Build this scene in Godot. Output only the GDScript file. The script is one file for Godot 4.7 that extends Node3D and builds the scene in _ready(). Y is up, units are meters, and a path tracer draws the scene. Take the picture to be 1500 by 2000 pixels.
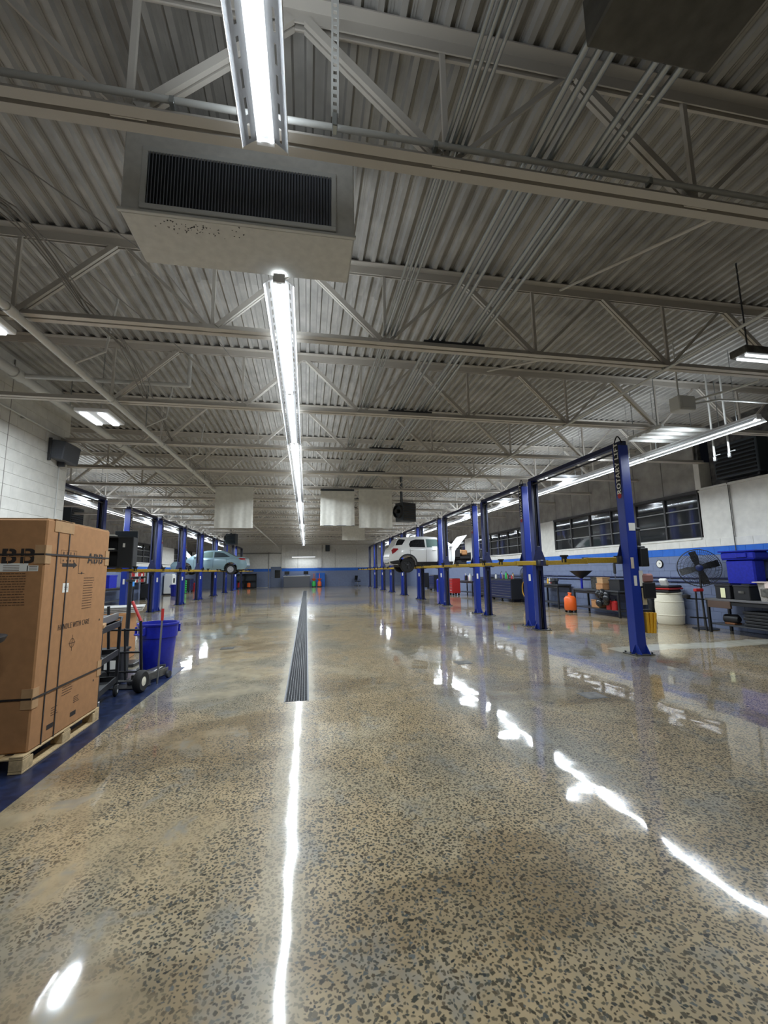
extends Node3D
# A long car-repair hall at night: polished concrete floor, open-web roof trusses,
# rows of strip lights, two rows of two-post lifts. Metres; the aisle runs along -z.

const EXPOSURE := 2.45
const XL := -10.35      # left side wall
const XR := 10.15       # right side wall
const ZF := 12.0         # wall behind the camera
const ZB := -46.0       # far wall
const DECK := 5.2       # underside of the roof deck
const PX := -4.85       # partition wall on the left
const PZ := -9.55       # its corner
const CHORD := 4.2      # underside of the truss bottom chords

var used := {}
var M := {}
var TX := {}
var rng := RandomNumberGenerator.new()

# ------------------------------------------------------------------ mesh builder
class MB:
	var v := PackedVector3Array()
	var n := PackedVector3Array()
	var t := PackedVector2Array()
	var use_uv := false
	func tri(a: Vector3, b: Vector3, c: Vector3) -> void:
		var m := (b - a).cross(c - a).normalized()
		v.append(a); v.append(c); v.append(b)
		n.append(m); n.append(m); n.append(m)
	func trin(a: Vector3, b: Vector3, c: Vector3, na: Vector3, nb: Vector3, nc: Vector3) -> void:
		var m := (b - a).cross(c - a)
		if m.dot(na + nb + nc) >= 0.0:
			v.append(a); v.append(c); v.append(b); n.append(na); n.append(nc); n.append(nb)
		else:
			v.append(a); v.append(b); v.append(c); n.append(na); n.append(nb); n.append(nc)
	func quad(a: Vector3, b: Vector3, c: Vector3, d: Vector3) -> void:
		tri(a, b, c); tri(a, c, d)
	func quadn(a: Vector3, b: Vector3, c: Vector3, d: Vector3, na: Vector3, nb: Vector3, nc: Vector3, nd: Vector3) -> void:
		trin(a, b, c, na, nb, nc); trin(a, c, d, na, nc, nd)
	func away(p: Array, from: Vector3) -> void:   # convex polygon turned away from a point
		var m: Vector3 = (p[1] - p[0]).cross(p[2] - p[0])
		var mid := Vector3.ZERO
		for q in p: mid += q
		mid /= p.size()
		if m.dot(mid - from) < 0.0: p = p.duplicate(); p.reverse()
		for i in range(1, p.size() - 1): tri(p[0], p[i], p[i + 1])
	func box(c: Vector3, s: Vector3, b := Basis(), ch := 0.0) -> void:
		var h := s * 0.5
		var k := minf(ch, minf(h.x, minf(h.y, h.z)) * 0.98)
		if k <= 0.0:
			var q := []
			for i in 8: q.append(c + b * Vector3(h.x if i & 1 else -h.x, h.y if i & 2 else -h.y, h.z if i & 4 else -h.z))
			quad(q[0], q[4], q[6], q[2]); quad(q[1], q[3], q[7], q[5]); quad(q[0], q[1], q[5], q[4])
			quad(q[2], q[6], q[7], q[3]); quad(q[0], q[2], q[3], q[1]); quad(q[4], q[5], q[7], q[6])
			return
		var g := []
		for i in 8:
			var sg := Vector3(1 if i & 1 else -1, 1 if i & 2 else -1, 1 if i & 4 else -1)
			var l := []
			for a in 3:
				var p := sg * h
				for o in 3:
					if o != a: p[o] -= sg[o] * k
				l.append(c + b * p)
			g.append(l)
		var bits := [1, 2, 4]
		for a in 3:
			var o1: int = bits[(a + 1) % 3]
			var o2: int = bits[(a + 2) % 3]
			for sd in 2:
				var base: int = bits[a] * sd
				away([g[base][a], g[base | o1][a], g[base | o1 | o2][a], g[base | o2][a]], c)
			for e in 4:
				var f: int = (o1 if e & 1 else 0) | (o2 if e & 2 else 0)
				var f2: int = f | bits[a]
				away([g[f][(a + 1) % 3], g[f][(a + 2) % 3], g[f2][(a + 2) % 3], g[f2][(a + 1) % 3]], c)
		for i in 8: away([g[i][0], g[i][1], g[i][2]], c)
	func bar(a: Vector3, b2: Vector3, w: float, h: float, ch := 0.0) -> void:   # a beam between two points, h along "up"
		var z := (b2 - a).normalized()
		var x := Vector3.UP.cross(z)
		if x.length() < 0.05: x = Vector3.RIGHT
		x = x.normalized()
		var y := z.cross(x)
		box((a + b2) * 0.5, Vector3(w, h, a.distance_to(b2)), Basis(x, y, z), ch)
	func tube(a: Vector3, b2: Vector3, r: float, seg := 10, r2 := -1.0, caps := true) -> void:
		if r2 < 0.0: r2 = r
		var z := (b2 - a).normalized()
		var x := z.cross(Vector3.UP)
		if x.length() < 0.02: x = Vector3.RIGHT
		x = x.normalized()
		var y := z.cross(x)
		for i in seg:
			var d0 := x * cos(TAU * i / seg) + y * sin(TAU * i / seg)
			var d1 := x * cos(TAU * (i + 1) / seg) + y * sin(TAU * (i + 1) / seg)
			quadn(a + d0 * r, a + d1 * r, b2 + d1 * r2, b2 + d0 * r2, d0, d1, d1, d0)
			if caps:
				trin(a, a + d0 * r, a + d1 * r, -z, -z, -z)
				trin(b2, b2 + d0 * r2, b2 + d1 * r2, z, z, z)
	func path(p: Array, r: float, seg := 8) -> void:
		for i in p.size() - 1: tube(p[i], p[i + 1], r, seg, -1.0, i == 0 or i == p.size() - 2)
		for i in range(1, p.size() - 1): ball(p[i], r, seg, 4)
	func ball(c: Vector3, r: float, seg := 10, rings := 6, squash := Vector3.ONE) -> void:
		for j in rings:
			for i in seg:
				var q := []
				for e in [[i, j], [i + 1, j], [i + 1, j + 1], [i, j + 1]]:
					var la: float = PI * e[1] / rings
					var lo: float = TAU * e[0] / seg
					q.append(Vector3(sin(la) * cos(lo), cos(la), sin(la) * sin(lo)))
				if j > 0: trin(c + q[0] * squash * r, c + q[1] * squash * r, c + q[2] * squash * r, q[0], q[1], q[2])
				if j < rings - 1 or j == 0: trin(c + q[0] * squash * r, c + q[2] * squash * r, c + q[3] * squash * r, q[0], q[2], q[3])
	func lathe(p: Array, xf: Transform3D, seg := 24) -> void:   # profile of Vector2(radius, height), turned about local y
		var sn := []
		for i in p.size() - 1:
			var d: Vector2 = (p[i + 1] - p[i]).normalized()
			sn.append(Vector2(d.y, -d.x))
		for i in p.size() - 1:
			var n0: Vector2 = sn[i]
			var n1: Vector2 = sn[i]
			if i > 0 and sn[i - 1].dot(sn[i]) > 0.7: n0 = (sn[i - 1] + sn[i]).normalized()
			if i < sn.size() - 1 and sn[i + 1].dot(sn[i]) > 0.7: n1 = (sn[i + 1] + sn[i]).normalized()
			for k in seg:
				var a := TAU * k / seg
				var b := TAU * (k + 1) / seg
				var ca := Vector3(cos(a), 0, sin(a))
				var cb := Vector3(cos(b), 0, sin(b))
				var y0 := Vector3(0, p[i].y, 0)
				var y1 := Vector3(0, p[i + 1].y, 0)
				var q0: Vector3 = xf * (ca * p[i].x + y0)
				var q1: Vector3 = xf * (cb * p[i].x + y0)
				var q2: Vector3 = xf * (cb * p[i + 1].x + y1)
				var q3: Vector3 = xf * (ca * p[i + 1].x + y1)
				var m0: Vector3 = xf.basis * (ca * n0.x + Vector3(0, n0.y, 0))
				var m1: Vector3 = xf.basis * (cb * n0.x + Vector3(0, n0.y, 0))
				var m2: Vector3 = xf.basis * (cb * n1.x + Vector3(0, n1.y, 0))
				var m3: Vector3 = xf.basis * (ca * n1.x + Vector3(0, n1.y, 0))
				if p[i].x > 1e-5: trin(q0, q1, q2, m0, m1, m2)
				if p[i + 1].x > 1e-5: trin(q0, q2, q3, m0, m2, m3)
	func prism(poly: PackedVector2Array, d: float, xf := Transform3D()) -> void:   # a flat outline given thickness along local z
		var pts := poly
		if Geometry2D.is_polygon_clockwise(pts): pts = pts.duplicate(); pts.reverse()
		var ix := Geometry2D.triangulate_polygon(pts)
		var h := Vector3(0, 0, d * 0.5)
		var nf: Vector3 = xf.basis * Vector3(0, 0, 1)
		for i in range(0, ix.size(), 3):
			var q := []
			for j in 3: q.append(Vector3(pts[ix[i + j]].x, pts[ix[i + j]].y, 0))
			trin(xf * (q[0] + h), xf * (q[1] + h), xf * (q[2] + h), nf, nf, nf)
			trin(xf * (q[0] - h), xf * (q[1] - h), xf * (q[2] - h), -nf, -nf, -nf)
		for i in pts.size():
			var a := Vector3(pts[i].x, pts[i].y, 0)
			var j := (i + 1) % pts.size()
			var b := Vector3(pts[j].x, pts[j].y, 0)
			var e: Vector3 = xf.basis * Vector3(b.y - a.y, a.x - b.x, 0).normalized()
			quadn(xf * (a - h), xf * (b - h), xf * (b + h), xf * (a + h), e, e, e, e)
	func mesh() -> ArrayMesh:
		var a := []
		a.resize(Mesh.ARRAY_MAX)
		a[Mesh.ARRAY_VERTEX] = v
		a[Mesh.ARRAY_NORMAL] = n
		if use_uv: a[Mesh.ARRAY_TEX_UV] = t
		var m := ArrayMesh.new()
		m.add_surface_from_arrays(Mesh.PRIMITIVE_TRIANGLES, a)
		return m

# ------------------------------------------------------------------ scene helpers
func numbered(called: String) -> String:
	if not used.has(called):
		used[called] = 0
		return called
	used[called] += 1
	return "%s_%03d" % [called, used[called]]

func thing(called: String, label: String, category: String, at := Vector3.ZERO, turn := 0.0, group := "") -> Node3D:
	var o := Node3D.new()
	o.name = numbered(called)
	add_child(o)
	o.position = at
	o.rotation.y = turn
	o.set_meta("label", label)
	o.set_meta("category", category)
	if group: o.set_meta("group", group)
	return o

func copy(o: Node3D, at: Vector3, turn := 0.0, label := "", group := "") -> Node3D:
	var c: Node3D = o.duplicate()
	var base: String = String(o.name)
	if base.length() > 4 and base.substr(base.length() - 4, 1) == "_" and base.right(3).is_valid_int(): base = base.left(-4)
	c.name = numbered(base)
	add_child(c)
	c.position = at
	c.rotation.y = turn
	if label: c.set_meta("label", label)
	if group: c.set_meta("group", group)
	return c

func put(called: String, m: Variant, mt: Material, parent: Node, at := Vector3.ZERO, turn := 0.0) -> MeshInstance3D:
	var o := MeshInstance3D.new()
	o.name = called if parent != self else numbered(called)
	o.mesh = m.mesh() if m is MB else m
	o.material_override = mt
	parent.add_child(o, true)
	o.position = at
	o.rotation.y = turn
	return o

func struct(called: String, m: Variant, mt: Material) -> MeshInstance3D:
	var o := put(called, m, mt, self)
	o.set_meta("kind", "structure")
	return o

func one(c: Vector3, s: Vector3, ch := 0.0, b := Basis()) -> MB:
	var m := MB.new()
	m.box(c, s, b, ch)
	return m

func rod(a: Vector3, b: Vector3, r: float, seg := 10) -> MB:
	var m := MB.new()
	m.tube(a, b, r, seg)
	return m

func turned(p: Array, at := Vector3.ZERO, seg := 24) -> MB:
	var m := MB.new()
	m.lathe(p, Transform3D(Basis(), at), seg)
	return m

func lettering(words: String, height: float, mt: Material, parent: Node, xf: Transform3D, called := "lettering", bold := 700, wide := 1.0) -> MeshInstance3D:
	var f := SystemFont.new()
	f.font_names = PackedStringArray(["Droid Sans"])
	f.font_weight = bold
	var tm := TextMesh.new()
	tm.text = words
	tm.font = f
	tm.font_size = 64
	tm.pixel_size = height / 46.0
	tm.depth = 0.0016
	tm.curve_step = 2.0
	var o := MeshInstance3D.new()
	o.name = called
	o.mesh = tm
	o.material_override = mt
	parent.add_child(o, true)
	o.transform = xf.scaled_local(Vector3(wide, 1, 1))
	return o

# ------------------------------------------------------------------ textures and materials
func noise_tex(key: String, freq: float, lo: float, hi: float, octaves := 4, size := 512, kind := FastNoiseLite.TYPE_SIMPLEX_SMOOTH) -> NoiseTexture2D:
	if TX.has(key): return TX[key]
	var fn := FastNoiseLite.new()
	fn.seed = key.length() * 7 + 3
	fn.noise_type = kind
	fn.frequency = freq
	fn.fractal_octaves = octaves
	var g := Gradient.new()
	g.set_color(0, Color(lo, lo, lo))
	g.set_color(1, Color(hi, hi, hi))
	var tx := NoiseTexture2D.new()
	tx.width = size
	tx.height = size
	tx.seamless = true
	tx.noise = fn
	tx.color_ramp = g
	TX[key] = tx
	return tx

func mat(key: String, col: Color, rough := 0.6, metal := 0.0, wear := "", scale := 0.6, bump := 0.0) -> StandardMaterial3D:
	if M.has(key): return M[key]
	var m := StandardMaterial3D.new()
	m.resource_name = key
	m.albedo_color = col
	m.roughness = rough
	m.metallic = metal
	if wear:
		m.albedo_texture = TX[wear]
		m.uv1_triplanar = true
		m.uv1_world_triplanar = true
		m.uv1_scale = Vector3.ONE * scale
	if bump > 0.0:
		m.heightmap_enabled = true
		m.heightmap_texture = TX["grain"]
		m.heightmap_scale = bump
		m.uv1_triplanar = true
		m.uv1_world_triplanar = true
		m.uv1_scale = Vector3.ONE * scale
	M[key] = m
	return m

func rgb(r: int, g: int, b: int) -> Color:
	return Color8(r, g, b)

func make_materials() -> void:
	noise_tex("grime", 0.012, 0.80, 1.0, 5)
	noise_tex("faint", 0.016, 0.93, 1.0, 4)
	noise_tex("stains", 0.02, 0.55, 1.0, 5)
	noise_tex("grain", 0.09, 0.0, 1.0, 3)
	noise_tex("scuffs!", 0.05, 0.70, 1.0, 4, 512, FastNoiseLite.TYPE_CELLULAR)
	mat("deck", rgb(188, 185, 180), 0.75, 0.0, "grime", 0.35)
	mat("deck_b", rgb(181, 178, 173), 0.75, 0.0, "grime", 0.4)
	mat("deck_c", rgb(194, 191, 186), 0.75, 0.0, "grime", 0.3)
	mat("truss", rgb(200, 194, 185), 0.6)
	mat("wall_white", rgb(228, 226, 219), 0.7, 0.0, "faint", 0.5)
	mat("wall_grey", rgb(166, 162, 156), 0.7, 0.0, "grime", 0.3)
	mat("wall_soot", rgb(128, 126, 124), 0.75, 0.0, "stains", 0.5)
	mat("wall_slate", rgb(116, 128, 158), 0.55, 0.0, "faint", 0.5)
	mat("stripe", rgb(26, 104, 204), 0.5, 0.0, "faint", 0.6)
	mat("lamp_white", rgb(235, 236, 238), 0.4)
	mat("lift_blue", rgb(31, 54, 146), 0.32)
	mat("lift_navy", rgb(22, 31, 72), 0.4)
	mat("lift_dark", rgb(28, 30, 44), 0.5)
	mat("arm_yellow", rgb(205, 168, 48), 0.5, 0.0, "scuffs!", 2.0)
	mat("rubber", rgb(24, 24, 25), 0.75)
	mat("black_paint", rgb(30, 31, 34), 0.45)
	mat("black_plastic", rgb(26, 27, 30), 0.5)
	mat("steel", rgb(150, 150, 150), 0.35, 0.9)
	mat("galv", rgb(168, 172, 172), 0.38, 0.85)
	mat("dark_steel", rgb(78, 80, 84), 0.45, 0.6)
	mat("chrome", rgb(205, 207, 210), 0.15, 1.0)
	mat("paper", rgb(232, 230, 222), 0.8)
	mat("card", rgb(176, 128, 84), 0.85, 0.0, "faint", 1.2)
	mat("card_pale", rgb(186, 148, 106), 0.85, 0.0, "faint", 1.6)
	mat("ink", rgb(40, 32, 28), 0.8)
	mat("ink_faded", rgb(92, 66, 46), 0.85)
	mat("pine", rgb(214, 186, 140), 0.8, 0.0, "grime", 3.0)
	mat("bin_blue", rgb(24, 38, 170), 0.38, 0.0, "grime", 2.0)
	mat("mat_blue", rgb(44, 58, 96), 0.32, 0.0, "stains", 0.7)
	mat("red", rgb(170, 34, 34), 0.45)
	mat("orange", rgb(226, 98, 34), 0.45)
	mat("green", rgb(40, 170, 78), 0.5)
	mat("gold", rgb(222, 168, 40), 0.5)
	mat("cream_drum", rgb(236, 230, 208), 0.5, 0.0, "faint", 3.0)
	mat("sheet", rgb(230, 228, 219), 0.85, 0.0, "faint", 0.8)
	mat("heater", rgb(56, 64, 72), 0.45)
	mat("white_metal", rgb(208, 208, 204), 0.45)
	mat("cable", rgb(132, 128, 124), 0.7)
	mat("navy_box", rgb(28, 42, 92), 0.35, 0.0, "grime", 2.0)
	mat("tin_grey", rgb(120, 118, 112), 0.5, 0.3, "stains", 1.0)
	var tube := mat("tube_glow", Color(1, 1, 1), 0.4)
	tube.emission_enabled = true
	tube.emission = Color(0.95, 0.98, 1.0)
	tube.emission_energy_multiplier = 1.0
	var glass := mat("pane", Color(0.22, 0.23, 0.24, 0.45), 0.05)
	glass.transparency = BaseMaterial3D.TRANSPARENCY_ALPHA
	var pd := mat("pane_dark", rgb(24, 26, 30), 0.08)
	pd.metallic_specular = 0.6
	mat("window_frame", rgb(52, 50, 50), 0.5)
	mat("muntin", rgb(120, 120, 118), 0.5)
	var yg := mat("yard_glow", Color(1, 1, 1), 0.4)
	yg.emission_enabled = true
	yg.emission = Color(1.0, 0.97, 0.9)
	yg.emission_energy_multiplier = 20.0

# ------------------------------------------------------------------ the floor
func floor_material() -> StandardMaterial3D:
	# broken stone showing in the ground concrete: a 4 m tile of separate chips
	var n := 2048
	var data := PackedByteArray()
	data.resize(n * n * 4)
	data.fill(0)
	rng.seed = 11
	var tones := [rgb(50, 49, 41), rgb(58, 58, 50), rgb(70, 68, 58), rgb(48, 52, 52), rgb(82, 76, 62), rgb(64, 55, 42), rgb(78, 84, 84), rgb(55, 61, 57)]
	var cells := 222
	for i in cells:
		for j in cells:
			if rng.randf() < 0.06: continue
			var cx := (i + rng.randf()) * n / cells
			var cy := (j + rng.randf()) * n / cells
			var r := 2.7 + 3.6 * pow(rng.randf(), 1.4)
			if rng.randf() < 0.03: r *= 1.5
			var asp := rng.randf_range(0.4, 0.95)
			var th := rng.randf() * TAU
			var sides := rng.randi_range(4, 6)
			var hn := []
			for k in sides:
				var a := TAU * (k + rng.randf_range(-0.3, 0.3)) / sides
				hn.append(Vector3(cos(a), sin(a), rng.randf_range(0.72, 1.0)))
			var c: Color = tones[rng.randi() % tones.size()]
			var dk := rng.randf_range(0.8, 1.1)
			var op := rng.randf_range(0.75, 1.0)
			var cr := clampi(int(c.r * 255 * dk), 0, 255)
			var cg := clampi(int(c.g * 255 * dk), 0, 255)
			var cb := clampi(int(c.b * 255 * dk), 0, 255)
			var ct := cos(th)
			var sn := sin(th)
			var R := int(ceil(r))
			for y in range(-R, R + 1):
				for x in range(-R, R + 1):
					var px := (x * ct + y * sn) / r
					var py := (y * ct - x * sn) / (r * asp)
					var dmax := -9.0
					for h: Vector3 in hn:
						var q := px * h.x + py * h.y - h.z
						if q > dmax: dmax = q
					var al := clampf(-dmax * r * 0.8 + 0.5, 0.0, 1.0) * op
					if al <= 0.02: continue
					var at := ((posmod(int(cy) + y, n)) * n + posmod(int(cx) + x, n)) * 4
					if al * 255 > data[at + 3]:
						data[at] = cr
						data[at + 1] = cg
						data[at + 2] = cb
						data[at + 3] = int(al * 255)
	# chips must not fade to black where they are clear
	for i in range(0, data.size(), 4):
		if data[i + 3] == 0:
			data[i] = 72
			data[i + 1] = 68
			data[i + 2] = 58
	var chips := ImageTexture.create_from_image(Image.create_from_data(n, n, false, Image.FORMAT_RGBA8, data))
	# the cement between them, and where the chips lie bare: one map for the whole slab, never repeated
	var w := 1024
	var h := 2048
	var fields := []
	for s in [[0.006, 1024, 2048, 5], [0.02, 512, 2048, 4], [0.05, 1024, 2048, 4], [0.011, 400, 2048, 5], [0.16, 512, 1024, 2]]:
		var fn := FastNoiseLite.new()
		fn.seed = 40 + fields.size()
		fn.frequency = s[0]
		fn.fractal_octaves = s[3]
		fn.domain_warp_enabled = true
		fn.domain_warp_amplitude = 30.0
		var im := fn.get_image(s[1], s[2])
		im.resize(w, h, Image.INTERPOLATE_BILINEAR)
		im.convert(Image.FORMAT_L8)
		fields.append(im.get_data())
	var broad: PackedByteArray = fields[0]
	var streak: PackedByteArray = fields[1]
	var fine: PackedByteArray = fields[2]
	var stain: PackedByteArray = fields[3]
	var speck: PackedByteArray = fields[4]
	var base := PackedByteArray()
	base.resize(w * h * 3)
	var bare := PackedByteArray()
	bare.resize(w * h)
	var ruf := PackedByteArray()
	ruf.resize(w * h)
	for y in h:
		var z := ZF + 0.4 - (ZF - ZB + 0.8) * y / h
		for x in w:
			var X := -10.6 + 21.0 * x / w
			var i := y * w + x
			var b := broad[i] / 255.0
			var s := streak[i] / 255.0
			var f := fine[i] / 255.0
			var st := stain[i] / 255.0
			var sp := speck[i] / 255.0
			# cement: tan, going grey, brown or pale in patches
			var r0 := 190.0
			var g0 := 169.0
			var b0 := 133.0
			var k := smoothstep(0.45, 0.7, b)
			r0 = lerpf(r0, 160.0, k); g0 = lerpf(g0, 152.0, k); b0 = lerpf(b0, 132.0, k)
			k = smoothstep(0.56, 0.72, st + (sp - 0.5) * 0.12) * 0.5
			r0 = lerpf(r0, 118.0, k); g0 = lerpf(g0, 98.0, k); b0 = lerpf(b0, 70.0, k)
			k = smoothstep(0.55, 0.8, s) * 0.6
			r0 = lerpf(r0, 190.0, k); g0 = lerpf(g0, 178.0, k); b0 = lerpf(b0, 150.0, k)
			k = smoothstep(0.66, 0.82, f) * 0.5
			r0 = lerpf(r0, 146.0, k); g0 = lerpf(g0, 148.0, k); b0 = lerpf(b0, 146.0, k)
			var lum := 0.79 + 0.2 * sp
			# bare stone: dense on the right of the drain, in bands on the left, little far down the hall
			var d := smoothstep(0.25, 0.5, 1.0 - s * 0.75 - (0.26 * smoothstep(0.3, -0.7, X)) * (0.3 + f))
			d *= 0.35 + 0.65 * smoothstep(0.85, 0.6, b * 0.6 + f * 0.45)
			if z < -6.0: d *= clampf(1.0 + (z + 6.0) / 14.0, 0.45, 1.0)
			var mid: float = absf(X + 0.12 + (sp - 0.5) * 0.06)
			if z < -1.2 and z > -38.0:   # poured strip round the drain, with some lamp reflection glare painted in
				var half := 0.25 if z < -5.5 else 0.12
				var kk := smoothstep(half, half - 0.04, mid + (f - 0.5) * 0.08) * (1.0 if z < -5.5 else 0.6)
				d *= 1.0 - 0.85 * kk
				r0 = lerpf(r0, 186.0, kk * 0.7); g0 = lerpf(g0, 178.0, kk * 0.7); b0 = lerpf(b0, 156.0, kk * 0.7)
			# a pale patched strip beside the first lift
			if X > 5.7 and X < 9.6:
				var zz: float = absf(z + 7.45 + (sp - 0.5) * 0.2 + 0.05 * sin(X * 3.0))
				var kp := smoothstep(0.30, 0.22, zz)
				d *= 1.0 - kp
				r0 = lerpf(r0, 206.0, kp); g0 = lerpf(g0, 202.0, kp); b0 = lerpf(b0, 184.0, kp)
			base[i * 3] = clampi(int(r0 * lum), 0, 255)
			base[i * 3 + 1] = clampi(int(g0 * lum), 0, 255)
			base[i * 3 + 2] = clampi(int(b0 * lum), 0, 255)
			bare[i] = clampi(int(255.0 * clampf(d, 0.0, 1.0)), 0, 255)
			ruf[i] = clampi(int(255.0 * (0.55 + 0.35 * s + 0.2 * (f - 0.5))), 0, 255)
	var m := StandardMaterial3D.new()
	m.resource_name = "ground_concrete"
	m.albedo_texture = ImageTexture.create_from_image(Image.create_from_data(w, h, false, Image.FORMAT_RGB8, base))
	m.detail_enabled = true
	m.detail_albedo = chips
	m.detail_mask = ImageTexture.create_from_image(Image.create_from_data(w, h, false, Image.FORMAT_L8, bare))
	m.detail_uv_layer = BaseMaterial3D.DETAIL_UV_2
	m.roughness = FLOOR_ROUGH
	m.roughness_texture = ImageTexture.create_from_image(Image.create_from_data(w, h, false, Image.FORMAT_L8, ruf))
	m.metallic_specular = 0.55
	# the sealer's dull film over the polish
	m.clearcoat_enabled = true
	m.clearcoat = 0.3
	m.clearcoat_roughness = 0.32
	var wave := FastNoiseLite.new()
	wave.seed = 77
	wave.frequency = 0.06
	wave.fractal_octaves = 2
	m.heightmap_enabled = true
	m.heightmap_texture = ImageTexture.create_from_image(wave.get_image(w, h))
	m.heightmap_scale = 0.13
	return m

const FLOOR_ROUGH := 0.075

func build_floor() -> void:
	var v := PackedVector3Array()
	var nn := PackedVector3Array()
	var t1 := PackedVector2Array()
	var t2 := PackedVector2Array()
	var x0 := XL - 0.25
	var x1 := XR + 0.25
	var z0 := ZB - 0.4
	var z1 := ZF + 0.4
	# a slab with the drain's slot left open
	for r in [[x0, -0.255, z0, z1], [0.045, x1, z0, z1], [-0.255, 0.045, -5.53, z1], [-0.255, 0.045, z0, -37.0]]:
		var m := MB.new()
		m.box(Vector3((r[0] + r[1]) / 2, -0.15, (r[2] + r[3]) / 2), Vector3(r[1] - r[0], 0.3, r[3] - r[2]))
		v.append_array(m.v)
		nn.append_array(m.n)
	for p in v:
		t1.append(Vector2((p.x + 10.6) / 21.0, (ZF + 0.4 - p.z) / (ZF - ZB + 0.8)))
		t2.append(Vector2(p.x / 4.0, p.z / 4.0))
	var a := []
	a.resize(Mesh.ARRAY_MAX)
	a[Mesh.ARRAY_VERTEX] = v
	a[Mesh.ARRAY_NORMAL] = nn
	a[Mesh.ARRAY_TEX_UV] = t1
	a[Mesh.ARRAY_TEX_UV2] = t2
	var me := ArrayMesh.new()
	me.add_surface_from_arrays(Mesh.PRIMITIVE_TRIANGLES, a)
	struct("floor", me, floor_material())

func build_drain() -> void:
	var d := thing("trench_drain", "long steel-grated trench drain set in the middle of the floor", "drain", Vector3(-0.105, 0, -5.53))
	var ch := MB.new()
	ch.box(Vector3(0, -0.2, -15.73), Vector3(0.3, 0.02, 31.46))
	for s in [-1, 1]: ch.box(Vector3(s * 0.148, -0.11, -15.73), Vector3(0.008, 0.18, 31.46))
	for z in [-0.004, -31.45]: ch.box(Vector3(0, -0.11, z), Vector3(0.3, 0.18, 0.008))
	put("channel", ch, M.black_paint, d)
	var fr := MB.new()
	for s in [-1, 1]: fr.box(Vector3(s * 0.141, -0.008, -15.73), Vector3(0.012, 0.022, 31.46))
	put("frame", fr, M.dark_steel, d)
	# each grate is a one-metre lift-out section: bearing bars along, cross bars between
	var g := MB.new()
	for i in 9: g.box(Vector3(-0.128 + i * 0.032, -0.014, -0.496), Vector3(0.004, 0.026, 0.985))
	for i in 31: g.box(Vector3(0, -0.006, -0.004 - i * 0.0328), Vector3(0.262, 0.010, 0.0045))
	var gm := g.mesh()
	for k in 31:
		put("grate_section", gm, M.dark_steel, d, Vector3(0, 0.0, -k * 1.0 - 0.02))

# ------------------------------------------------------------------ walls, deck
func block_wall(host: Node3D, origin: Vector3, along: Vector3, cols: int, rows: int, colour: Callable) -> void:
	# painted concrete blocks, bedded with shallow joints
	var full := one(Vector3(0, 0, 0), Vector3(0.397, 0.1995, 0.03), 0.003).mesh()
	var half := one(Vector3(0, 0, 0), Vector3(0.197, 0.1995, 0.03), 0.003).mesh()
	var turn := atan2(-along.z, along.x)
	for r in rows:
		var off := 0.0 if r % 2 == 0 else -0.2
		for c in cols + (r % 2):
			var x := off + c * 0.4 + 0.2
			var me := full
			if r % 2 == 1 and c == 0:
				x = 0.1
				me = half
			elif r % 2 == 1 and c == cols:
				x = cols * 0.4 - 0.1
				me = half
			put("block", me, colour.call(r), host, origin + along * x + Vector3(0, r * 0.2025 + 0.101, 0), turn)

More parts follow.
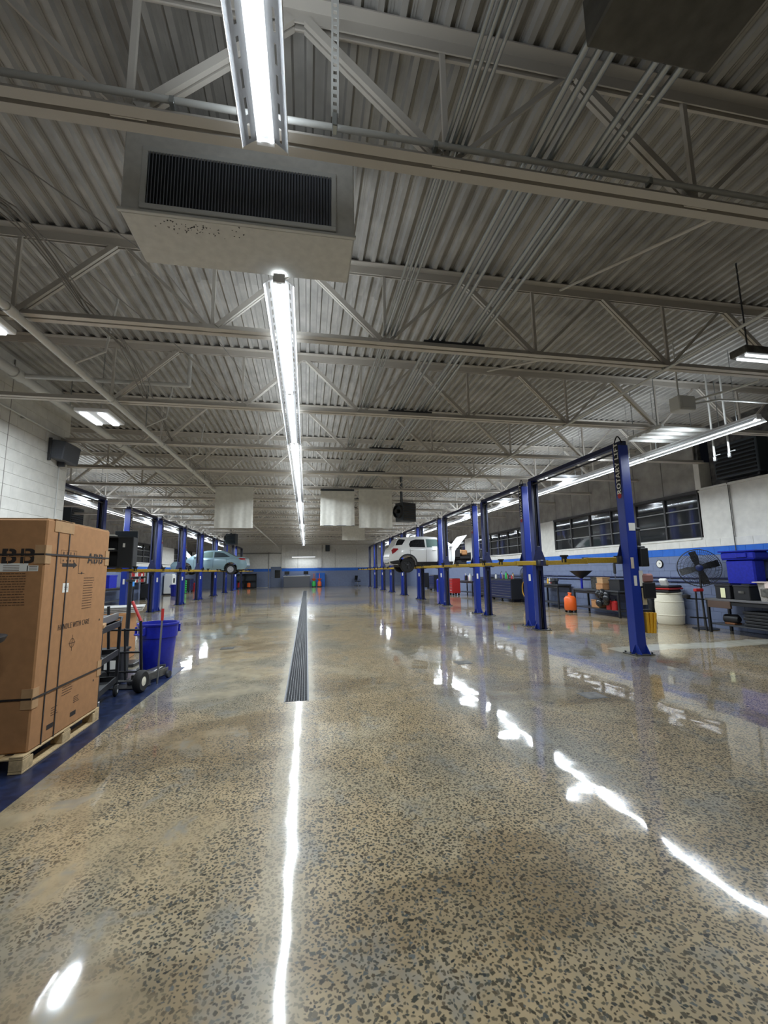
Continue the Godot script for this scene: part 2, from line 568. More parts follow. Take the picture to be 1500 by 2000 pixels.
func build_shell() -> void:
	# right wall: blocks below, windows, sheet panels above
	var m := MB.new()
	m.box(Vector3(XR + 0.19, 1.1, (ZF + ZB) / 2), Vector3(0.3, 2.2, ZF - ZB + 0.6))
	var wr := struct("wall_right", m, M.wall_slate)
	var st := MB.new()
	st.box(Vector3(XR + 0.032, 1.90, (ZF + ZB) / 2), Vector3(0.03, 0.255, ZF - ZB))
	put("painted_band", st, M.stripe, wr)
	var wh := MB.new()
	wh.box(Vector3(XR + 0.032, 2.13, (ZF + ZB) / 2), Vector3(0.03, 0.2, ZF - ZB))
	put("painted_course", wh, M.wall_white, wr)
	block_wall(wr, Vector3(XR + 0.006, 0, -7.0), Vector3(0, 0, -1), 25, 11, func(r): return M.wall_slate if r < 9 else (M.stripe if r == 9 else M.wall_white))
	# openings of the right side: solid white blockwork near the camera, then window bays
	var up := MB.new()
	up.box(Vector3(XR + 0.19, 2.86, (ZF - 9.38) / 2), Vector3(0.34, 1.3, ZF + 9.38))
	put("upper_blockwork", up, M.wall_white, wr)
	put("ledge", one(Vector3(XR + 0.15, 3.53, (ZF - 9.38) / 2), Vector3(0.40, 0.05, ZF + 9.38)), M.wall_white, wr)
	put("joint_cover", one(Vector3(XR + 0.005, 2.86, -8.62), Vector3(0.012, 1.28, 0.012)), M.wall_grey, wr)
	put("recessed_panel", one(Vector3(XR + 0.34, 4.4, (ZF - 9.3) / 2), Vector3(0.1, 1.7, ZF + 9.3)), M.wall_soot, wr)
	put("white_return", one(Vector3(XR + 0.16, 3.9, -9.43), Vector3(0.36, 0.72, 0.16), 0.005), M.wall_white, wr)
	var bays := [[-9.5, -16.25], [-18.4, -24.8], [-26.6, -32.9], [-34.8, -41.2]]
	var z := -9.38
	var n := 1
	for b in bays:
		if b[0] < z - 0.01: put("pier", one(Vector3(XR + 0.17, 2.86, (z + b[0]) / 2), Vector3(0.3, 1.3, z - b[0])), M.wall_white, wr)
		window_bay("window_%d" % n, XR + 0.06, b[0], b[1], 6, 1)
		put("sill", one(Vector3(XR + 0.13, 2.25, (b[0] + b[1]) / 2), Vector3(0.32, 0.06, b[0] - b[1]), 0.01), M.wall_white, wr)
		z = b[1]
		n += 1
	put("pier", one(Vector3(XR + 0.17, 2.86, (z + ZB) / 2), Vector3(0.3, 1.3, z - ZB)), M.wall_white, wr)
	# sheet panels above the windows, one per 1.1 m
	var sheet := one(Vector3.ZERO, Vector3(0.05, 1.75, 1.085), 0.006).mesh()
	var k := 0
	while -9.55 - (k + 1) * 1.1 > ZB - 0.2:
		put("sheet_panel", sheet, M.wall_grey, wr, Vector3(XR + 0.10, 4.36, -9.55 - (k + 0.5) * 1.1))
		k += 1
	put("sheet_backing", one(Vector3(XR + 0.2, 4.36, (-9.5 + ZB) / 2), Vector3(0.1, 1.8, -9.5 - ZB)), M.wall_soot, wr)
	# left side wall behind the bays
	m = MB.new()
	m.box(Vector3(XL - 0.16, 0.9, (PZ + ZB) / 2), Vector3(0.3, 1.8, PZ - ZB + 0.6))
	var wl := struct("wall_left", m, M.wall_slate)
	put("painted_band", one(Vector3(XL - 0.155, 1.9, (PZ + ZB) / 2), Vector3(0.3, 0.255, PZ - ZB + 0.6)), M.stripe, wl)
	put("painted_course", one(Vector3(XL - 0.16, 2.13, (PZ + ZB) / 2), Vector3(0.3, 0.21, PZ - ZB + 0.6)), M.wall_white, wl)
	z = PZ
	for b in [[-14.5, -20.0], [-25.6, -31.2], [-36.5, -42.0]]:
		put("pier", one(Vector3(XL - 0.16, 2.86, (z + b[0]) / 2), Vector3(0.3, 1.3, z - b[0])), M.wall_white, wl)
		window_bay("window_%d" % n, XL - 0.06, b[0], b[1], 5, -1)
		put("sill", one(Vector3(XL - 0.12, 2.25, (b[0] + b[1]) / 2), Vector3(0.32, 0.06, b[0] - b[1]), 0.01), M.wall_white, wl)
		z = b[1]
		n += 1
	put("pier", one(Vector3(XL - 0.16, 2.86, (z + ZB) / 2), Vector3(0.3, 1.3, z - ZB)), M.wall_white, wl)
	k = 0
	while PZ - (k + 1) * 1.1 > ZB - 0.6:
		put("sheet_panel", sheet, M.wall_grey, wl, Vector3(XL - 0.10, 4.36, PZ - (k + 0.5) * 1.1))
		k += 1
	put("sheet_backing", one(Vector3(XL - 0.2, 4.36, (PZ + ZB) / 2), Vector3(0.1, 1.8, PZ - ZB + 0.6)), M.wall_soot, wl)
	# partition of painted blocks on the left, with its corner
	m = MB.new()
	m.box(Vector3(PX - 0.17, 2.6, (ZF + PZ) / 2), Vector3(0.3, 5.2, ZF - PZ))
	var wp := struct("wall_partition", m, M.wall_white)
	block_wall(wp, Vector3(PX - 0.006, 0, PZ + 4.4), Vector3(0, 0, -1), 11, 25, func(_r): return M.wall_white)
	m = MB.new()
	m.box(Vector3((PX + XL) / 2 - 0.2, 2.6, PZ + 0.15), Vector3(PX - XL, 5.2, 0.3))
	struct("wall_return", m, M.wall_white)
	put("expansion_joint", one(Vector3(PX + 0.004, 2.6, -5.14), Vector3(0.03, 5.1, 0.03)), M.wall_grey, wp)
	put("expansion_joint", one(Vector3(PX + 0.002, 2.6, -7.75), Vector3(0.02, 5.1, 0.014)), M.wall_grey, wp)
	# wall behind the camera and the far wall
	struct("wall_front", one(Vector3((PX + XR) / 2, 2.6, ZF + 0.2), Vector3(XR - PX + 0.6, 5.3, 0.3)), M.wall_slate)
	m = MB.new()
	m.box(Vector3((XL + XR) / 2, 3.6, ZB - 0.2), Vector3(XR - XL + 0.8, 3.4, 0.3))
	var wb := struct("wall_back", m, M.wall_white)
	put("painted_band", one(Vector3((XL + XR) / 2, 1.77, ZB - 0.2), Vector3(XR - XL + 0.8, 0.30, 0.31)), M.stripe, wb)
	put("lower_paint", one(Vector3((XL + XR) / 2, 0.8, ZB - 0.2), Vector3(XR - XL + 0.8, 1.64, 0.30)), M.wall_slate, wb)
	for x in [-2.35, 1.35]: put("pilaster", one(Vector3(x, 3.55, ZB + 0.02), Vector3(0.45, 3.2, 0.16), 0.01), M.wall_white, wb)
	for x in [-0.9, 3.0, 5.3]: put("joint_cover", one(Vector3(x, 2.9, ZB - 0.045), Vector3(0.03, 2.0, 0.02)), M.wall_grey, wb)
	# doors in the far wall
	var dm := MB.new()
	dm.box(Vector3(-3.08, 1.05, ZB - 0.02), Vector3(1.1, 2.1, 0.07), Basis(), 0.01)
	var d1 := struct("door_1", dm, mat("door_slate", rgb(96, 106, 128), 0.5))
	put("vision_panel", one(Vector3(-2.95, 1.35, ZB + 0.02), Vector3(0.55, 0.8, 0.02)), M.pane_dark, d1)
	put("handle", one(Vector3(-3.5, 1.0, ZB + 0.04), Vector3(0.12, 0.03, 0.05), 0.005), M.steel, d1)
	dm = MB.new()
	dm.box(Vector3(-5.6, 1.7, ZB - 0.02), Vector3(3.4, 3.4, 0.06), Basis(), 0.01)
	var d2 := struct("door_2", dm, M.wall_white)
	put("lower_paint", one(Vector3(-5.6, 0.85, ZB - 0.005), Vector3(3.4, 1.64, 0.06)), M.wall_slate, d2)
	put("door_band", one(Vector3(-5.6, 1.77, ZB - 0.003), Vector3(3.4, 0.3, 0.06)), M.stripe, d2)
	put("guide_rail", one(Vector3(-3.86, 1.8, ZB + 0.01), Vector3(0.06, 3.6, 0.06)), M.wall_grey, d2)
	put("header", one(Vector3(-5.3, 3.48, ZB + 0.02), Vector3(5.4, 0.06, 0.08)), M.wall_grey, d2)

func window_bay(called: String, x: float, za: float, zb: float, cols: int, out: int) -> void:
	# steel-framed sash: cols x 3 panes, the pale blockwork round it belongs to the wall
	var f := MB.new()
	var y0 := 2.28
	var y1 := 3.46
	for y in [y0, y1]: f.box(Vector3(0, y, (za + zb) / 2), Vector3(0.07, 0.05, za - zb))
	for i in cols + 1:
		var z := lerpf(za, zb, float(i) / cols)
		f.box(Vector3(0, (y0 + y1) / 2, z), Vector3(0.08, y1 - y0, 0.075 if i % 2 == 0 else 0.05))
	f.box(Vector3(-out * 0.02, y1 + 0.03, (za + zb) / 2), Vector3(0.10, 0.08, za - zb))
	var w := struct(called, f, M.window_frame)
	w.position.x = x
	for i in cols:
		var a := lerpf(za, zb, float(i) / cols)
		var b := lerpf(za, zb, float(i + 1) / cols)
		for r in 3:
			var ya := lerpf(y0, y1, r / 3.0)
			var yb := lerpf(y0, y1, (r + 1) / 3.0)
			put("pane", one(Vector3(out * 0.01, (ya + yb) / 2, (a + b) / 2), Vector3(0.006, yb - ya - 0.03, a - b - 0.05)), M.pane, w)
			if r < 2: put("muntin", one(Vector3(0, yb, (a + b) / 2), Vector3(0.04, 0.03, a - b - 0.05)), M.muntin, w)

func build_deck() -> void:
	# profiled steel deck: sheets of six narrow ribs, laid along the hall
	var roof := MB.new()
	roof.box(Vector3((XL + XR) / 2, DECK + 0.14, (ZF + ZB) / 2), Vector3(XR - XL + 1.0, 0.16, ZF - ZB + 1.2))
	var c := struct("ceiling", roof, M.wall_soot)
	var p := MB.new()
	var pitch := 0.1524
	var y0 := 0.0
	var y1 := 0.042
	var L := 17.5
	for i in 6:
		var x := i * pitch
		var pts := [Vector2(x, y0), Vector2(x + 0.044, y0), Vector2(x + 0.060, y1), Vector2(x + pitch - 0.016, y1), Vector2(x + pitch, y0)]
		for k in 4:
			var a: Vector2 = pts[k]
			var b: Vector2 = pts[k + 1]
			p.quad(Vector3(a.x, a.y, 0), Vector3(a.x, a.y, -L), Vector3(b.x, b.y, -L), Vector3(b.x, b.y, 0))
		# stiffening groove in the wide flat
		for g in [0.088, 0.108]: p.box(Vector3(x + g, y1 - 0.002, -L / 2), Vector3(0.005, 0.004, L))
	p.box(Vector3(0.003, -0.002, -L / 2), Vector3(0.006, 0.006, L))
	var pm := p.mesh()
	var looks := [M.deck, M.deck_b, M.deck_c]
	rng.seed = 5
	for row in 4:
		for i in 23:
			put("deck_sheet", pm, looks[rng.randi() % 3], c, Vector3(XL - 0.2 + i * pitch * 6, DECK + 0.002 + 0.0006 * row, ZF + 0.2 - row * (L - 0.02)))

# ------------------------------------------------------------------ trusses
func make_truss(x0: float, x1: float, label: String, group: String) -> Node3D:
	var t := thing("roof_truss", label, "truss", Vector3.ZERO, 0.0, group)
	var c := (x0 + x1) / 2
	var w := x1 - x0
	var bot := MB.new()
	var top := MB.new()
	for s in [-1, 1]:
		bot.box(Vector3(c, CHORD + 0.005, s * 0.046), Vector3(w, 0.010, 0.064))
		bot.box(Vector3(c, CHORD + 0.04, s * 0.019), Vector3(w, 0.075, 0.010))
		top.box(Vector3(c, DECK - 0.006, s * 0.056), Vector3(w, 0.011, 0.084))
		top.box(Vector3(c, DECK - 0.055, s * 0.019), Vector3(w, 0.1, 0.010))
	put("bottom_chord", bot, M.truss, t)
	put("top_chord", top, M.truss, t)
	for s in [-1, 1]:
		for k in 6:
			var tx: float = -0.08 + s * 1.95 * k
			var bx: float = -0.08 + s * (1.95 * k + 0.975)
			var nx: float = -0.08 + s * 1.95 * (k + 1)
			if bx < x0 + 0.05 or bx > x1 - 0.05: continue
			if tx > x0 and tx < x1:
				var d := MB.new()
				for q in [-1, 1]: d.bar(Vector3(tx + s * 0.05, DECK - 0.09, q * 0.022), Vector3(bx - s * 0.05, CHORD + 0.06, q * 0.022), 0.03, 0.055)
				put("strut", d, M.truss, t)
			put("hanger", one(Vector3(bx, (CHORD + DECK) / 2 - 0.01, 0), Vector3(0.036, DECK - CHORD - 0.1, 0.03)), M.truss, t)
			if nx > x0 and nx < x1:
				var th := MB.new()
				th.bar(Vector3(bx + s * 0.05, CHORD + 0.06, 0), Vector3(nx - s * 0.05, DECK - 0.09, 0), 0.024, 0.034)
				put("tie", th, M.truss, t)
			put("gusset", one(Vector3(bx, CHORD + 0.05, 0), Vector3(0.2, 0.09, 0.014), 0.003), M.truss, t)
	return t

const TRUSS_Z0 := -2.40
const TRUSS_DZ := 2.29

func build_trusses() -> void:
	var g := "roof trusses spanning the hall"
	var short := make_truss(PX + 0.01, XR + 0.05, "open-web steel roof truss ending at the white block partition", "trusses that end at the partition")
	short.position.z = TRUSS_Z0 + TRUSS_DZ * 3
	var told := {0: "roof truss before the ceiling air unit with a conduit along its chord", 1: "roof truss directly behind the ceiling air unit", 2: "roof truss beside the riser of the branch pipe", 3: "roof truss reaching the partition right at its corner"}
	for k in range(-2, 4):
		var c := copy(short, Vector3(0, 0, TRUSS_Z0 - TRUSS_DZ * k), 0.0, told.get(k, ""))
		if told.has(k): c.remove_meta("group")
	var long := make_truss(XL - 0.05, XR + 0.05, "open-web steel roof truss spanning from window wall to window wall", g)
	long.position.z = TRUSS_Z0 - TRUSS_DZ * 4
	for k in range(5, 19):
		var c := copy(long, Vector3(0, 0, TRUSS_Z0 - TRUSS_DZ * k), 0.0, "roof truss with the three large white sheets hung from it" if k == 5 else "")
		if k == 5: c.remove_meta("group")

# ------------------------------------------------------------------ strip lights
const LAMP_ENERGY := 3.0

func make_fixture(L: float, detailed: bool, label: String, group: String) -> Node3D:
	var o := thing("strip_light", label, "light", Vector3.ZERO, 0.0, group)
	var b := MB.new()
	b.box(Vector3(0, 0.062, 0), Vector3(0.10, 0.055, L), Basis(), 0.006)
	for s in [-1, 1]: b.box(Vector3(0, 0.028, s * (L / 2 - 0.012)), Vector3(0.10, 0.05, 0.024))
	put("housing", b, M.lamp_white, o)
	for s in [-1, 1]:
		var wing := MB.new()
		var p := [Vector2(0.05, 0.036), Vector2(0.082, 0.014), Vector2(0.094, 0.004), Vector2(0.132, -0.030)]
		var strip := func(a: Vector2, c: Vector2, z0: float, z1: float) -> void:
			var A := Vector3(s * a.x, a.y, z0)
			var B := Vector3(s * c.x, c.y, z0)
			var C := Vector3(s * c.x, c.y, z1)
			var D := Vector3(s * a.x, a.y, z1)
			var th := Vector3(0, 0.003, 0)
			wing.quad(A, B, C, D); wing.quad(D, C, B, A)
			wing.quad(A + th, B + th, C + th, D + th); wing.quad(D + th, C + th, B + th, A + th)
		strip.call(p[0], p[1], -L / 2, L / 2)
		strip.call(p[2], p[3], -L / 2, L / 2)
		if detailed:
			var cnt := 18
			for i in cnt:
				var zc := -L / 2 + (i + 0.0) * L / cnt
				strip.call(p[1], p[2], zc - 0.0 if i == 0 else zc - 0.022, zc + 0.022)
			strip.call(p[1], p[2], L / 2 - 0.022, L / 2)
		else:
			strip.call(p[1], p[2], -L / 2, L / 2)
		wing.box(Vector3(s * 0.132, -0.033, 0), Vector3(0.004, 0.010, L))
		put("reflector", wing, M.lamp_white, o)
	for s in [-1, 1]:
		put("tube", glow_tube(Vector3(s * 0.034, 0.004, -L / 2 + 0.03), Vector3(s * 0.034, 0.004, L / 2 - 0.03), 0.0145), M.tube_glow, o)
	for s in [-0.35, 0.35]: put("hanger_rod", rod(Vector3(0, 0.08, s * L), Vector3(0, 1.148 if detailed else (1.36 if L > 2.0 else 1.20), s * L), 0.005, 6), M.galv, o)
	if detailed:
		for s in [-1, 1]: lamp(o, Vector2(0.029, L - 0.06), LAMP_ENERGY * 0.5 * (L / 2.4), Vector3(s * 0.034, -0.012, 0))
	else:
		lamp(o, Vector2(0.075, L - 0.06), LAMP_ENERGY * (L / 2.4), Vector3(0, -0.014, 0))
	# added upward lamp that brightens the ceiling, standing for spill through the slots
	lamp(o, Vector2(0.09, L - 0.06), LAMP_ENERGY * UPLIGHT * (L / 2.4), Vector3(0, 0.095, 0), true)
	return o

const UPLIGHT := 0.2

func glow_tube(a: Vector3, b: Vector3, r: float) -> MB:
	var m := MB.new()
	m.tube(a, b, r, 6, -1.0, false)
	return m

func lamp(o: Node3D, size: Vector2, energy: float, at: Vector3, upward := false) -> void:
	var a := AreaLight3D.new()
	a.name = "added_uplight" if upward else "glow"  # the upward one is an added fill for the ceiling
	a.area_size = size
	a.light_energy = energy
	a.light_color = Color(0.93, 0.97, 1.0)
	a.shadow_enabled = true
	a.area_range = 60.0
	a.area_attenuation = 2.0
	o.add_child(a, true)
	a.position = at
	a.rotation = Vector3(PI / 2 if upward else -PI / 2, 0, 0)

func build_lights() -> void:
	var L := 2.42
	var g := "strip lights in the row over the drain"
	var first := make_fixture(L, true, "twin-tube strip light hung in front of the ceiling air unit", "")
	first.position = Vector3(-0.26, 4.05, -2.30 + L / 2)
	var row := copy(first, Vector3(-0.26, 4.05, -3.52 - L / 2), 0.0, "first strip light of the long row, starting under the air unit")
	for i in range(1, 3): copy(row, Vector3(-0.26, 4.05, -3.52 - L * (i + 0.5)), 0.0, "twin-tube strip light in the long row over the floor drain", g)
	var plain := make_fixture(L - 0.01, false, "twin-tube strip light in the long row over the floor drain", g)
	plain.position = Vector3(-0.26, 4.05, -3.52 - L * 3.5)
	for i in range(4, 16): copy(plain, Vector3(-0.26, 4.05, -3.52 - L * (i + 0.5)))
	var gr := "strip lights in the row along the windows"
	for i in 15: copy(plain, Vector3(7.05, 3.84, -5.35 - L * (i + 0.5)), 0.0, "twin-tube strip light in the row behind the lifts beside the windows", gr)
	var gl := "strip lights in the row over the far bays"
	for i in 11: copy(plain, Vector3(-7.05, 3.84, -13.6 - L * (i + 0.5)), 0.0, "twin-tube strip light in the row past the white partition", gl)
	var cross := make_fixture(1.08, false, "short strip light set crosswise between two lifts by the windows", "crosswise lights by the windows")
	cross.position = Vector3(6.95, 4.0, -10.5)
	cross.rotation.y = PI / 2
	for z in [-14.3, -18.05, -21.8, -25.6, -29.4, -33.2, -37.0]: copy(cross, Vector3(6.95, 4.0, z), PI / 2)
	for z in [-15.0, -20.6, -24.5, -28.4, -32.3, -36.2]: copy(cross, Vector3(-6.95, 4.0, z), PI / 2, "short strip light set crosswise over the bays past the partition", "crosswise lights past the partition")
	# two-tube lamp under the pipes, one at the right edge on a chain, one near the far wall
	var t2 := thing("twin_panel_light", "bright two-tube light hung beside the white partition", "light", Vector3(-3.34, 4.05, -7.42))
	put("housing", one(Vector3(0, 0.06, 0), Vector3(0.5, 0.06, 0.62), 0.01), M.lamp_white, t2)
	for s in [-1, 1]: put("tube", one(Vector3(s * 0.13, 0.015, 0), Vector3(0.11, 0.03, 0.56), 0.012), M.tube_glow, t2)
	put("hanger_rod", rod(Vector3(0, 0.08, 0), Vector3(0, 1.15, 0), 0.006, 6), M.galv, t2)
	for s in [-1, 1]: lamp(t2, Vector2(0.08, 0.54), LAMP_ENERGY * 0.4, Vector3(s * 0.13, -0.008, 0))
	copy(t2, Vector3(-3.3, 4.05, -4.55), 0.0, "two-tube light beside the sprinkler pipe above the cardboard box")
	var ch := thing("chain_light", "strip light hung on chains near the window wall", "light", Vector3(5.55, 3.93, -3.86), PI / 2)
	put("housing", one(Vector3(0, 0.07, 0), Vector3(0.2, 0.09, 1.3), 0.01), M.tin_grey, ch)
	for s in [-1, 1]: put("tube", glow_tube(Vector3(s * 0.05, 0.012, -0.6), Vector3(s * 0.05, 0.012, 0.6), 0.016), M.tube_glow, ch)
	var links := MB.new()
	for s in [-0.5, 0.5]:
		for i in 28:
			var y := 0.12 + i * 0.04
			links.box(Vector3(0, y, s), Vector3(0.022 if i % 2 else 0.006, 0.046, 0.006 if i % 2 else 0.022), Basis(), 0.003)
	put("chain", links, M.dark_steel, ch)
	lamp(ch, Vector2(0.14, 1.2), LAMP_ENERGY * 0.5, Vector3(0, -0.012, 0))
	var far := thing("desk_light", "strip light hung low over the counter by the far wall", "light", Vector3(-0.3, 3.05, -45.3), PI / 2)
	put("housing", one(Vector3(0, 0.05, 0), Vector3(0.16, 0.08, 2.4), 0.01), M.lamp_white, far)
	put("tube", glow_tube(Vector3(0, 0.0, -1.18), Vector3(0, 0.0, 1.18), 0.016), M.tube_glow, far)
	for s in [-0.9, 0.9]: put("hanger_rod", rod(Vector3(0, 0.09, s), Vector3(0, 2.2, s), 0.006, 6), M.galv, far)
	lamp(far, Vector2(0.1, 2.3), LAMP_ENERGY * 0.4, Vector3(0, -0.02, 0))

# ------------------------------------------------------------------ two-post lifts
var LM := {}

func lift_meshes() -> void:
	# column: a channel open to the car side (-z), with lips
	var c := MB.new()
	var H := 3.83
	c.box(Vector3(0, H / 2, 0.090), Vector3(0.17, H, 0.010))
	for s in [-1, 1]:
		c.box(Vector3(s * 0.090, H / 2, -0.004), Vector3(0.010, H, 0.172))
		c.tube(Vector3(s * 0.083, 0, 0.083), Vector3(s * 0.083, H, 0.083), 0.012, 8)
	c.box(Vector3(0, H - 0.006, 0), Vector3(0.18, 0.012, 0.18))
	LM.column = c.mesh()
	var lp := MB.new()
	for s in [-1, 1]:
		lp.box(Vector3(s * 0.070, H / 2, -0.09), Vector3(0.05, H, 0.010))
		lp.box(Vector3(s * 0.050, H / 2, -0.07), Vector3(0.010, H, 0.04))
	LM.lips = lp.mesh()
	var inr := MB.new()
	inr.box(Vector3(0, H / 2, 0.02), Vector3(0.14, H - 0.04, 0.05))
	LM.inner = inr.mesh()
	var cab := MB.new()
	for x in [-0.025, 0.012]: cab.tube(Vector3(x, 0.05, -0.05), Vector3(x, H - 0.05, -0.05), 0.005, 6)
	LM.cable = cab.mesh()
	var b := MB.new()
	b.box(Vector3(0, 0.010, 0.0), Vector3(0.38, 0.02, 0.34), Basis(), 0.004)
	LM.base = b.mesh()
	var gs := MB.new()
	var tri := PackedVector2Array([Vector2(0, 0.02), Vector2(0.09, 0.02), Vector2(0, 0.18)])
	for x in [-0.085, 0.085]: gs.prism(tri, 0.010, Transform3D(Basis(Vector3(0, 0, 1), Vector3.UP, Vector3(-1, 0, 0)), Vector3(x, 0, 0.092)))
	for s in [-1, 1]: gs.prism(tri, 0.010, Transform3D(Basis(Vector3(s, 0, 0), Vector3.UP, Vector3(0, 0, s)), Vector3(s * 0.093, 0, 0.04)))
	LM.gusset = gs.mesh()
	var bt := MB.new()
	for x in [-0.16, 0.16]:
		for z in [-0.13, 0.0, 0.13]: bt.tube(Vector3(x, 0.02, z), Vector3(x, 0.048, z), 0.016, 6)
	LM.bolts = bt.mesh()
	# carriage at working height, wrapped round the open side
	var k := MB.new()
	k.box(Vector3(0, 1.80, -0.06), Vector3(0.09, 0.62, 0.10), Basis(), 0.01)
	k.box(Vector3(0, 1.68, -0.17), Vector3(0.34, 0.15, 0.14), Basis(), 0.012)
	var sk := PackedVector2Array([Vector2(-0.17, 1.75), Vector2(0.17, 1.75), Vector2(0.08, 2.0), Vector2(-0.08, 2.0)])
	k.prism(sk, 0.02, Transform3D(Basis(), Vector3(0, 0, -0.11)))
	LM.carriage = k.mesh()
	# swing arm along +x from its pin: sleeve, telescoping end, restraint gear
	var a := MB.new()
	a.box(Vector3(0.34, 0, 0), Vector3(0.62, 0.105, 0.12), Basis(), 0.008)
	a.box(Vector3(0.86, -0.005, 0), Vector3(0.46, 0.078, 0.09), Basis(), 0.006)
	LM.arm = a.mesh()
	var gr := MB.new()
	gr.lathe([Vector2(0, 0.075), Vector2(0.085, 0.075), Vector2(0.10, 0.05), Vector2(0.10, -0.06), Vector2(0, -0.06)], Transform3D(), 14)
	LM.pin = gr.mesh()
	var pd := MB.new()
	pd.lathe([Vector2(0, -0.05), Vector2(0.05, -0.05), Vector2(0.05, 0.05), Vector2(0.075, 0.055), Vector2(0.075, 0.085), Vector2(0, 0.085)], Transform3D(Basis(), Vector3(1.05, 0.02, 0)), 14)
	LM.pad = pd.mesh()
	var pu := MB.new()
	pu.lathe([Vector2(0, 0.17), Vector2(0.06, 0.165), Vector2(0.07, 0.14), Vector2(0.07, -0.12), Vector2(0, -0.12)], Transform3D(Basis(), Vector3(0.09, 2.05, 0.0)), 16)
	pu.box(Vector3(0.1, 1.78, 0), Vector3(0.17, 0.3, 0.2), Basis(), 0.015)
	pu.box(Vector3(0.1, 2.24, 0.0), Vector3(0.10, 0.05, 0.14), Basis(), 0.01)
	LM.power = pu.mesh()

func column_of(t: Node3D, z: float, turn: float, aisle: float, spread: float, decal: bool) -> void:
	var B := Basis(Vector3.UP, turn)
	var at := Vector3(0, 0, z)
	var col := put("column", LM.column, M.lift_blue, t, at, turn)
	put("front_lips", LM.lips, M.lift_navy, col)
	put("slide_track", LM.inner, M.lift_dark, col)
	put("lifting_cable", LM.cable, M.steel, col)
	var bp := put("base_plate", LM.base, M.tin_grey, t, at, turn)
	put("gusset", LM.gusset, M.lift_blue, bp)
	put("anchor_bolts", LM.bolts, M.dark_steel, bp)
	put("carriage", LM.carriage, M.lift_navy, t, at, turn)
	for s in [-1, 1]:
		var wallside: bool = (B * Vector3(s, 0, 0)).x * aisle < 0
		var dir := (B * Vector3(s, 0, -(spread if not wallside else maxf(spread, 1.8)))).normalized()
		var arm := put("swing_arm", LM.arm, M.arm_yellow, t, at + B * Vector3(s * 0.10, 1.68, -0.17))
		arm.rotation.y = atan2(-dir.z, dir.x)
		put("pivot", LM.pin, M.lift_dark, arm)
		put("lift_pad", LM.pad, M.rubber, arm)
	if decal:
		var dk := put("sticker_strip", one(Vector3(aisle * 0.0965, 3.36, 0.0), Vector3(0.003, 0.94, 0.13)), M.black_plastic, col)
		if turn != 0.0: dk.rotation.y = turn
		var nx := aisle * (1.0 if turn == 0.0 else -1.0)
		var xf := Transform3D(Basis(Vector3.UP, Vector3(0, 0, nx), Vector3(nx, 0, 0)), Vector3(nx * 0.099, 3.39, 0.0))
		lettering("ROTARY LIFT", 0.10, M.paper, col, xf, "lettering", 800, 1.18)
		put("badge", turned([Vector2(0, 0.002), Vector2(0.05, 0.002), Vector2(0.05, 0)], Vector3.ZERO, 14), M.red, col, Vector3(nx * 0.0985, 2.87, 0.0)).rotation.z = -nx * PI / 2

func make_lift(x: float, zn: float, zf: float, aisle: float, spread: float, label: String, group := "") -> Node3D:
	var mid := (zn + zf) / 2
	var h := (zn - zf) / 2
	var t := thing("car_lift", label, "car lift", Vector3(x, 0, mid), 0.0, group)
	column_of(t, h, 0.0, aisle, spread, true)
	column_of(t, -h, PI, aisle, spread, false)
	var cb := MB.new()
	cb.box(Vector3(0, 3.87, 0), Vector3(0.12, 0.09, 2 * h + 0.20), Basis(), 0.006)
	put("crossbeam", cb, M.lift_navy, t)
	put("shutoff_bar", rod(Vector3(0.06 * aisle, 3.72, -h + 0.09), Vector3(0.06 * aisle, 3.72, h - 0.09), 0.02, 8), M.lift_dark, t)
	var hose := []
	for i in 9: hose.append(Vector3(0.05 * aisle, 3.86 + 0.16 * sin(PI * i / 8.0), h - 0.10 + 0.22 * i / 8.0))
	var hm := MB.new()
	hm.path(hose, 0.011, 6)
	put("hydraulic_hose", hm, M.rubber, t)
	for s in [-1, 1]: put("cable_conduit", rod(Vector3(-aisle * 0.107, 2.0, s * (h + 0.05)), Vector3(-aisle * 0.107, 3.86, s * (h + 0.05)), 0.010, 6), M.white_metal, t)
	var p := put("power_unit", LM.power, M.black_paint, t, Vector3(-aisle * 0.092, 0, h - 0.02))
	if aisle > 0: p.rotation.y = PI
	put("sticker", one(Vector3(aisle * 0.01, 1.30, h + 0.0965), Vector3(0.06, 0.18, 0.002)), M.paper, t)
	return t

